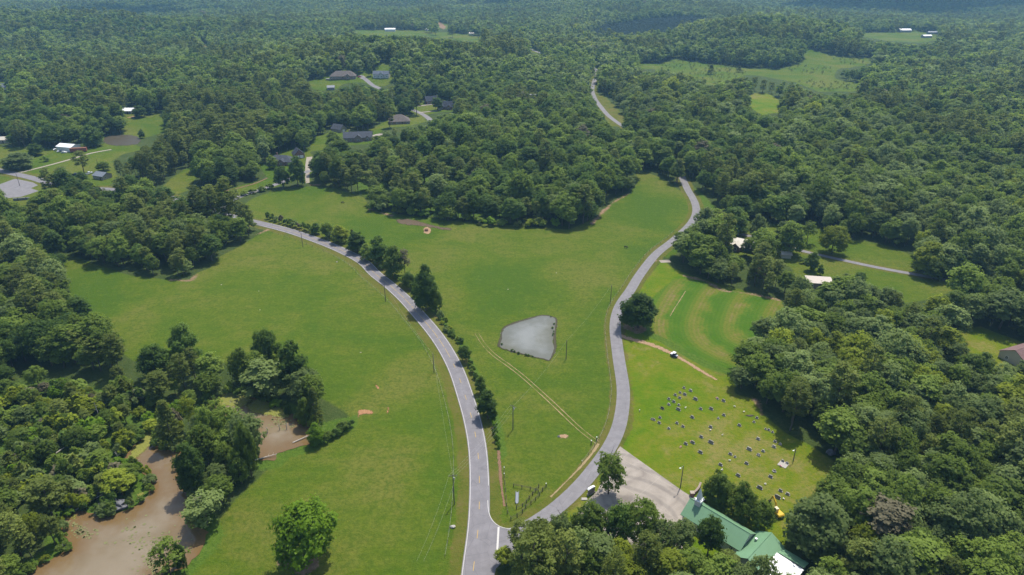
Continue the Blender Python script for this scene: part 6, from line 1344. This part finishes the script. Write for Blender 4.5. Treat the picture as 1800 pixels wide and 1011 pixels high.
for ylo, yhi, sp, seed in ((-30, 330, 6.9, 1), (330, 720, 7.5, 2), (720, 1500, 8.5, 3), (1500, 3700, 9.0, 4)):
    x, y, rng = scatter(ylo, yhi, sp, seed); d = open_ground(x, y)
    keep = d > 1.2 + rng.random(len(x)) * 1.2
    for hx, hy, r in HOUSES: keep &= np.hypot(x - hx, y - hy) > r
    ch = next(o for o in COL.objects if o.name == 'church'); ca, sa = math.cos(ch.rotation_euler.z), math.sin(ch.rotation_euler.z)
    lx, ly = (x - ch.location.x) * ca + (y - ch.location.y) * sa, -(x - ch.location.x) * sa + (y - ch.location.y) * ca
    keep &= ~((lx > -3) & (lx < 36) & (ly > -5) & (ly < 12))
    for tx, ty, tr in TAKEN:
        keep &= np.hypot(x - tx, y - ty) > tr * .8 + 1.6
    sc, bg_, pl = sdist(x, y, SCRUB), sdist(x, y, BOG), sdist(x, y, PLANT)
    keep &= ~((sc < 0) & (rng.random(len(x)) < .35)); keep &= ~((bg_ < 0) & (rng.random(len(x)) < .45)); keep &= pl > 0
    x, y, d = x[keep], y[keep], d[keep]; sc, bg_ = sc[keep], bg_[keep]; n = len(x)
    pn = .55 * hash_noise(x, y, 75, 5) + .45 * hash_noise(x, y, 30, 6); pp = np.clip((pn - .56) * 4, 0.03, .75)
    pp = np.where(sdist(x, y, PINEWOOD) < 0, .92, pp); pp = np.where(sdist(x, y, PINESLOPE) < 0, np.maximum(pp, .45), pp); pp = np.where(sdist(x, y, CORNER) < 0, .75, pp)
    pine = rng.random(n) < pp
    size = .74 + .36 * hash_noise(x, y, 40, 7) + rng.normal(0, .19, n); size = np.clip(size, .45, 1.6)
    h = np.where(pine, 17.5, 13.8) * np.clip(size + rng.normal(0, .06, n), .5, 1.5); dia = np.where(pine, 6.6, 8.8) * size * rng.uniform(.85, 1.2, n) * (1.10 if sp < 7 else 1.20 if sp < 8 else 1.28 if sp < 8.6 else 1.15)
    h = h * (1.08 if sp < 7 else 1.28 if sp < 8 else 1.25 if sp < 8.6 else 1.05); edge = d < 5; h = np.where(edge, h * rng.uniform(.72, .98, n), h)
    h = np.where(bg_ < 0, h * .55, h); dia = np.where(bg_ < 0, dia * .7, dia); h = np.where(sc < 0, h * rng.uniform(.6, .95, n), h)
    tn = .38 * hash_noise(x, y, 150, 12) + .22 * hash_noise(x, y, 40, 8) + .40 * rng.random(n)
    tone = np.where(tn < .34, 0, np.where(tn < .60, 1, np.where(tn < .76, 2, 3)))
    wither = rng.random(n) < .004
    for k in range(n): TREES.append((x[k], y[k], h[k], dia[k], 'pine' if pine[k] else 'broad', 4 if wither[k] and not pine[k] else tone[k]))
if True:
    A_ = np.array([q[:4] for q in TREES], float); Z_ = H(A_[:, 0], A_[:, 1]); drop = np.zeros(len(A_), bool)
    pts_ = [proj(np.stack([A_[:, 0], A_[:, 1], Z_ + A_[:, 2] * f], 1)) for f in (.98, .7, .4)]
    for v in VIS:
        for qx, qy, qz in pts_: drop |= (sdist(qx, qy, np.array(v, float)) < 1.0) & (qz > 5)
    TREES = [q for q, dd in zip(TREES, drop) if not dd]
# the young pine plantation in the distance
x, y, rng = scatter(1000, 2200, 5.0, 9); m = sdist(x, y, PLANT) < 0
for a, b in zip(x[m], y[m]): TREES.append((a, b, rng.uniform(5.5, 7.5), rng.uniform(4.6, 5.8), 'plant', 0))
# saplings dotted over the far field
x, y, rng = scatter(800, 1500, 9.0, 10); m = (sdist(x, y, CLEAR['farfield']) < -3) & (rng.random(len(x)) < .55) & (hash_noise(x, y, 60, 3) > .42)
for a, b in zip(x[m], y[m]): TREES.append((a, b, rng.uniform(1.5, 3.4), rng.uniform(1.6, 3.0), 'plant', 1))
T = np.array([(a, b, c, e) for a, b, c, e, _, _ in TREES]); TZ = H(T[:, 0], T[:, 1])
kinds = [q[4] for q in TREES]; tones = np.array([q[5] for q in TREES])
top = np.stack([T[:, 0], T[:, 1], TZ + T[:, 2] * .65], 1); px_, py_, dep_ = proj(top)
sizepx = T[:, 3] * FPX / dep_; inframe = (px_ > -sizepx * .4) & (px_ < 1800 + sizepx * .4) & (py_ > 0) & (py_ < 1011 + sizepx * .8) & (dep_ > 10)
score = np.where(inframe & np.array([k != 'plant' for k in kinds]), sizepx, 0)
nb_left = 298 - sum(1 for q in TR if q[0] == 'broadleaf_tree'); np_left = 110
isb = np.array([k == 'broad' for k in kinds]); isp = np.array([k == 'pine' for k in kinds])
pick = list(np.argsort(-np.where(isb, score, 0))[:nb_left]); cut = sizepx[pick[-1]]; pk2 = [i for i in np.argsort(-np.where(isp, score, 0))[:np_left] if sizepx[i] > cut * .8]
# labels: look, wood, and the order counted from a landmark that can be found
WOODS = [('in the swamp wood', lambda x, y, px, py: px < 620 and py > 560, (560, 760), 'the bright bay bush'), ('in the west wood', lambda x, y, px, py: px < 620, (470, 398), 'the road bend'),
         ('in the junction wood', lambda x, y, px, py: px < 1190 and py > 820, (880, 985), 'the junction'), ('below the church', lambda x, y, px, py: px < 1420 and py > 900, (1224, 890), 'the steeple'),
         ('in the ranch house clump', lambda x, y, px, py: px < 1440 and 380 < py < 540 and px > 1160, (1309, 437), 'the ranch house'), ('in the central wood', lambda x, y, px, py: px < 1190, (750, 405), 'the hay ring'),
         ('in the cemetery wood', lambda x, y, px, py: True, (1366, 892), 'the excavator')]
cand = {}
for i in pick + pk2:
    x, y, h, dia = T[i]; px, py = px_[i], py_[i]
    w = next(q for q in WOODS if q[1](x, y, px, py)); kind = kinds[i]; tn = int(tones[i]); mx, my = G(*w[2])
    tone = 'withered brown' if tn == 4 else TONES[tn] if kind == 'broad' else ('dark' if tn < 2 else 'light')
    sz = 'large' if dia > (9.2 if kind == 'broad' else 7) else 'small' if dia < (7.4 if kind == 'broad' else 5.8) else 'mid-sized'
    cand.setdefault((sz, tone, kind, w[0], w[3]), []).append((math.hypot(x - mx, y - my), i))
for (sz, tone, kind, wood, mark), lst in cand.items():
    lst.sort()
    for k, (_, i) in enumerate(lst):
        x, y, h, dia = T[i]; tn = int(tones[i]); nth = f'nearest {mark}' if k == 0 else f'{ordinal(k)} nearest {mark}'
        nm = 'broad' if kind == 'broad' else 'pine'; lb = f'{sz} {tone} {"broadleaf" if kind == "broad" else "pine"} {wood}, {nth}'
        key = (kind, i % (6 if kind == 'broad' else 3)); mat = 'brown' if tn == 4 else f'leaf{tn}' if kind == 'broad' else 'needle'
        plant_tree('broadleaf_tree' if kind == 'broad' else 'pine_tree', key, mat, x, y, h, dia, i * 1.3, lb, 'tree', 'trees ' + wood, z=TZ[i] - .05)
rest = np.ones(len(T), bool); rest[pick + pk2] = False
# everything else is one wood, scattered as instances of the same shapes
protos = bpy.data.collections.new('wood_shapes'); order = {}
def proto(key, mat):
    s = SHAPES[key]; V = np.vstack([s['V'], s['TV']]); F = np.vstack([s['F'], s['TF'] + len(s['V'])]); mi = np.r_[np.zeros(len(s['F']), int), np.ones(len(s['TF']), int)]
    n = len(order); me = np_mesh('wood_tree', V, F, [M[mat], M['bark']], mi); o = bpy.data.objects.new(f'wood_tree.{n:03d}', me); protos.objects.link(o); order[(key, mat)] = n
for i in range(6):
    for tn in range(4): proto(('broad', i), f'leaf{tn}')
for i in range(3): proto(('pine', i), 'needle')
for i in range(3):
    for tn in range(4): proto(('far', i), f'leaf{tn}')
for i in range(2): proto(('farpine', i), 'needle')
proto(('broad', 1), 'brown'); proto(('far', 1), 'brown'); proto(('cedar', 0), 'needle')
for i in range(2): proto(('farpine', i), 'plantneedle')
ref = {v: SHAPES[k[0]] for k, v in order.items()}
idx = []; ii = np.nonzero(rest)[0]; dist = np.hypot(T[:, 0], T[:, 1])
for i in ii:
    k, tn, far = kinds[i], int(tones[i]), dist[i] > 800
    if k == 'plant': idx.append(order[(('farpine', int(i) % 2), 'plantneedle' if tn == 0 else 'needle')])
    elif k == 'pine': idx.append(order[(('farpine', int(i) % 2), 'needle')] if far else order[(('pine', int(i) % 3), 'needle')])
    elif tn == 4: idx.append(order[(('far', 1), 'brown')] if far else order[(('broad', 1), 'brown')])
    else: idx.append(order[(('far', int(i) % 3), f'leaf{tn}')] if far else order[(('broad', int(i) % 6), f'leaf{tn}')])
idx = np.array(idx); rh = np.array([ref[k]['h'] for k in idx]); rd = np.array([ref[k]['dia'] for k in idx])
me = bpy.data.meshes.new('forest'); me.vertices.add(len(ii)); me.vertices.foreach_set('co', np.column_stack([T[ii, 0], T[ii, 1], TZ[ii] - .05]).astype(np.float32).ravel())
me.attributes.new('shape', 'INT', 'POINT').data.foreach_set('value', idx.astype(np.int32))
me.attributes.new('turn', 'FLOAT_VECTOR', 'POINT').data.foreach_set('vector', np.column_stack([np.zeros(len(ii)), np.zeros(len(ii)), RNG.random(len(ii)) * 6.28]).astype(np.float32).ravel())
me.attributes.new('grown', 'FLOAT_VECTOR', 'POINT').data.foreach_set('vector', np.column_stack([T[ii, 3] / rd, T[ii, 3] / rd, T[ii, 2] / rh]).astype(np.float32).ravel())
fo = link('forest', me); tag(fo, 'continuous mixed wood of broadleaf trees and pines covering the hills', 'forest', kind='stuff')
ng = bpy.data.node_groups.new('wood_scatter', 'GeometryNodeTree'); ng.interface.new_socket('Geometry', in_out='INPUT', socket_type='NodeSocketGeometry'); ng.interface.new_socket('Geometry', in_out='OUTPUT', socket_type='NodeSocketGeometry')
N_ = ng.nodes; gi, go = N_.new('NodeGroupInput'), N_.new('NodeGroupOutput'); ip = N_.new('GeometryNodeInstanceOnPoints'); ci = N_.new('GeometryNodeCollectionInfo')
ci.inputs['Collection'].default_value = protos; ci.inputs['Separate Children'].default_value = True; ci.inputs['Reset Children'].default_value = True; ip.inputs['Pick Instance'].default_value = True
def na(name, typ):
    q = N_.new('GeometryNodeInputNamedAttribute'); q.data_type = typ; q.inputs['Name'].default_value = name; return q.outputs['Attribute']
Lk = ng.links.new; Lk(gi.outputs[0], ip.inputs['Points']); Lk(ci.outputs[0], ip.inputs['Instance']); Lk(na('shape', 'INT'), ip.inputs['Instance Index']); Lk(na('turn', 'FLOAT_VECTOR'), ip.inputs['Rotation']); Lk(na('grown', 'FLOAT_VECTOR'), ip.inputs['Scale']); Lk(ip.outputs[0], go.inputs[0])
fo.modifiers.new('scatter', 'NODES').node_group = ng
print('TREES', len(T), 'single', len(pick), len(pk2), 'cut', cut)

# ------------------------------------------------------------------ clouds over the far hills, above the haze
cm = bpy.data.materials.new('cloud_white'); cm.use_nodes = True; cm.node_tree.nodes['Principled BSDF'].inputs['Base Color'].default_value = (0.85, 0.86, 0.88, 1); cm.node_tree.nodes['Principled BSDF'].inputs['Roughness'].default_value = 1.0
for k, (px, py, rx, ry, lb) in enumerate([(255, 29, 230, 190, 'left'), (1700, 6, 620, 330, 'right'), (905, 3, 210, 190, 'middle')]):
    x, y = G(px, py); hgt = 780.0; u = hgt / SUN_DIR.z; q = random.Random(k + 70); m = MB()
    for _ in range(22):
        a, r = q.uniform(0, 6.28), math.sqrt(q.random()); s_ = (1.15 - r * .7) * q.uniform(.7, 1.2)
        m.ball((rx * r * math.cos(a), ry * r * math.sin(a), 0), (rx * .34 * s_, ry * .42 * s_, 55 * s_), 12, 7, .15, q)
    tag(m.obj('cloud', cm, loc=(x + SUN_DIR.x * u, y + SUN_DIR.y * u, hz(x, y) + hgt), smooth=True), f'white cumulus cloud over the {lb} far hills', 'cloud', kind='stuff')

for k, (x, y, z, r, lb) in enumerate([(-40, 4200, 2470, 190, 'small white cloud mirrored at the lower left of the pond'), (330, 4300, 2330, 150, 'small white cloud mirrored at the right of the pond'), (60, 4400, 2140, 120, 'flat white cloud mirrored at the top of the pond')]):
    q = random.Random(k + 90); m = MB()
    for _ in range(16):
        a, rr_ = q.uniform(0, 6.28), math.sqrt(q.random()); s_ = (1.15 - rr_ * .7) * q.uniform(.7, 1.2); m.ball((r * rr_ * math.cos(a), r * rr_ * math.sin(a), r * .3 * q.uniform(-1, 1)), (r * .4 * s_, r * .4 * s_, r * .3 * s_), 12, 7, .15, q)
    tag(m.obj('cloud', cm, loc=(x, y, z), smooth=True), lb, 'cloud', kind='stuff')

# ------------------------------------------------------------------ haze
hm = bpy.data.materials.new('haze'); hm.use_nodes = True; hn = hm.node_tree.nodes; hn.clear(); ho = hn.new('ShaderNodeOutputMaterial'); pv = hn.new('ShaderNodeVolumePrincipled')
pv.inputs['Color'].default_value = (0.33, 0.66, 1.0, 1); pv.inputs['Density'].default_value = HAZE_DENSITY; pv.inputs['Anisotropy'].default_value = 0.2
hm.node_tree.links.new(pv.outputs[0], ho.inputs['Volume'])
hb = MB().box(-9500, 9500, -1900, 11800, -80, 165).obj('haze', hm); tag(hb, 'thin bluish summer haze over the far hills', 'haze', kind='stuff')

for o in SC.objects:
    if o.get('label') and len(o['label'].replace('-', ' ').split()) > 16: print('LONG', o.name, o['label'])
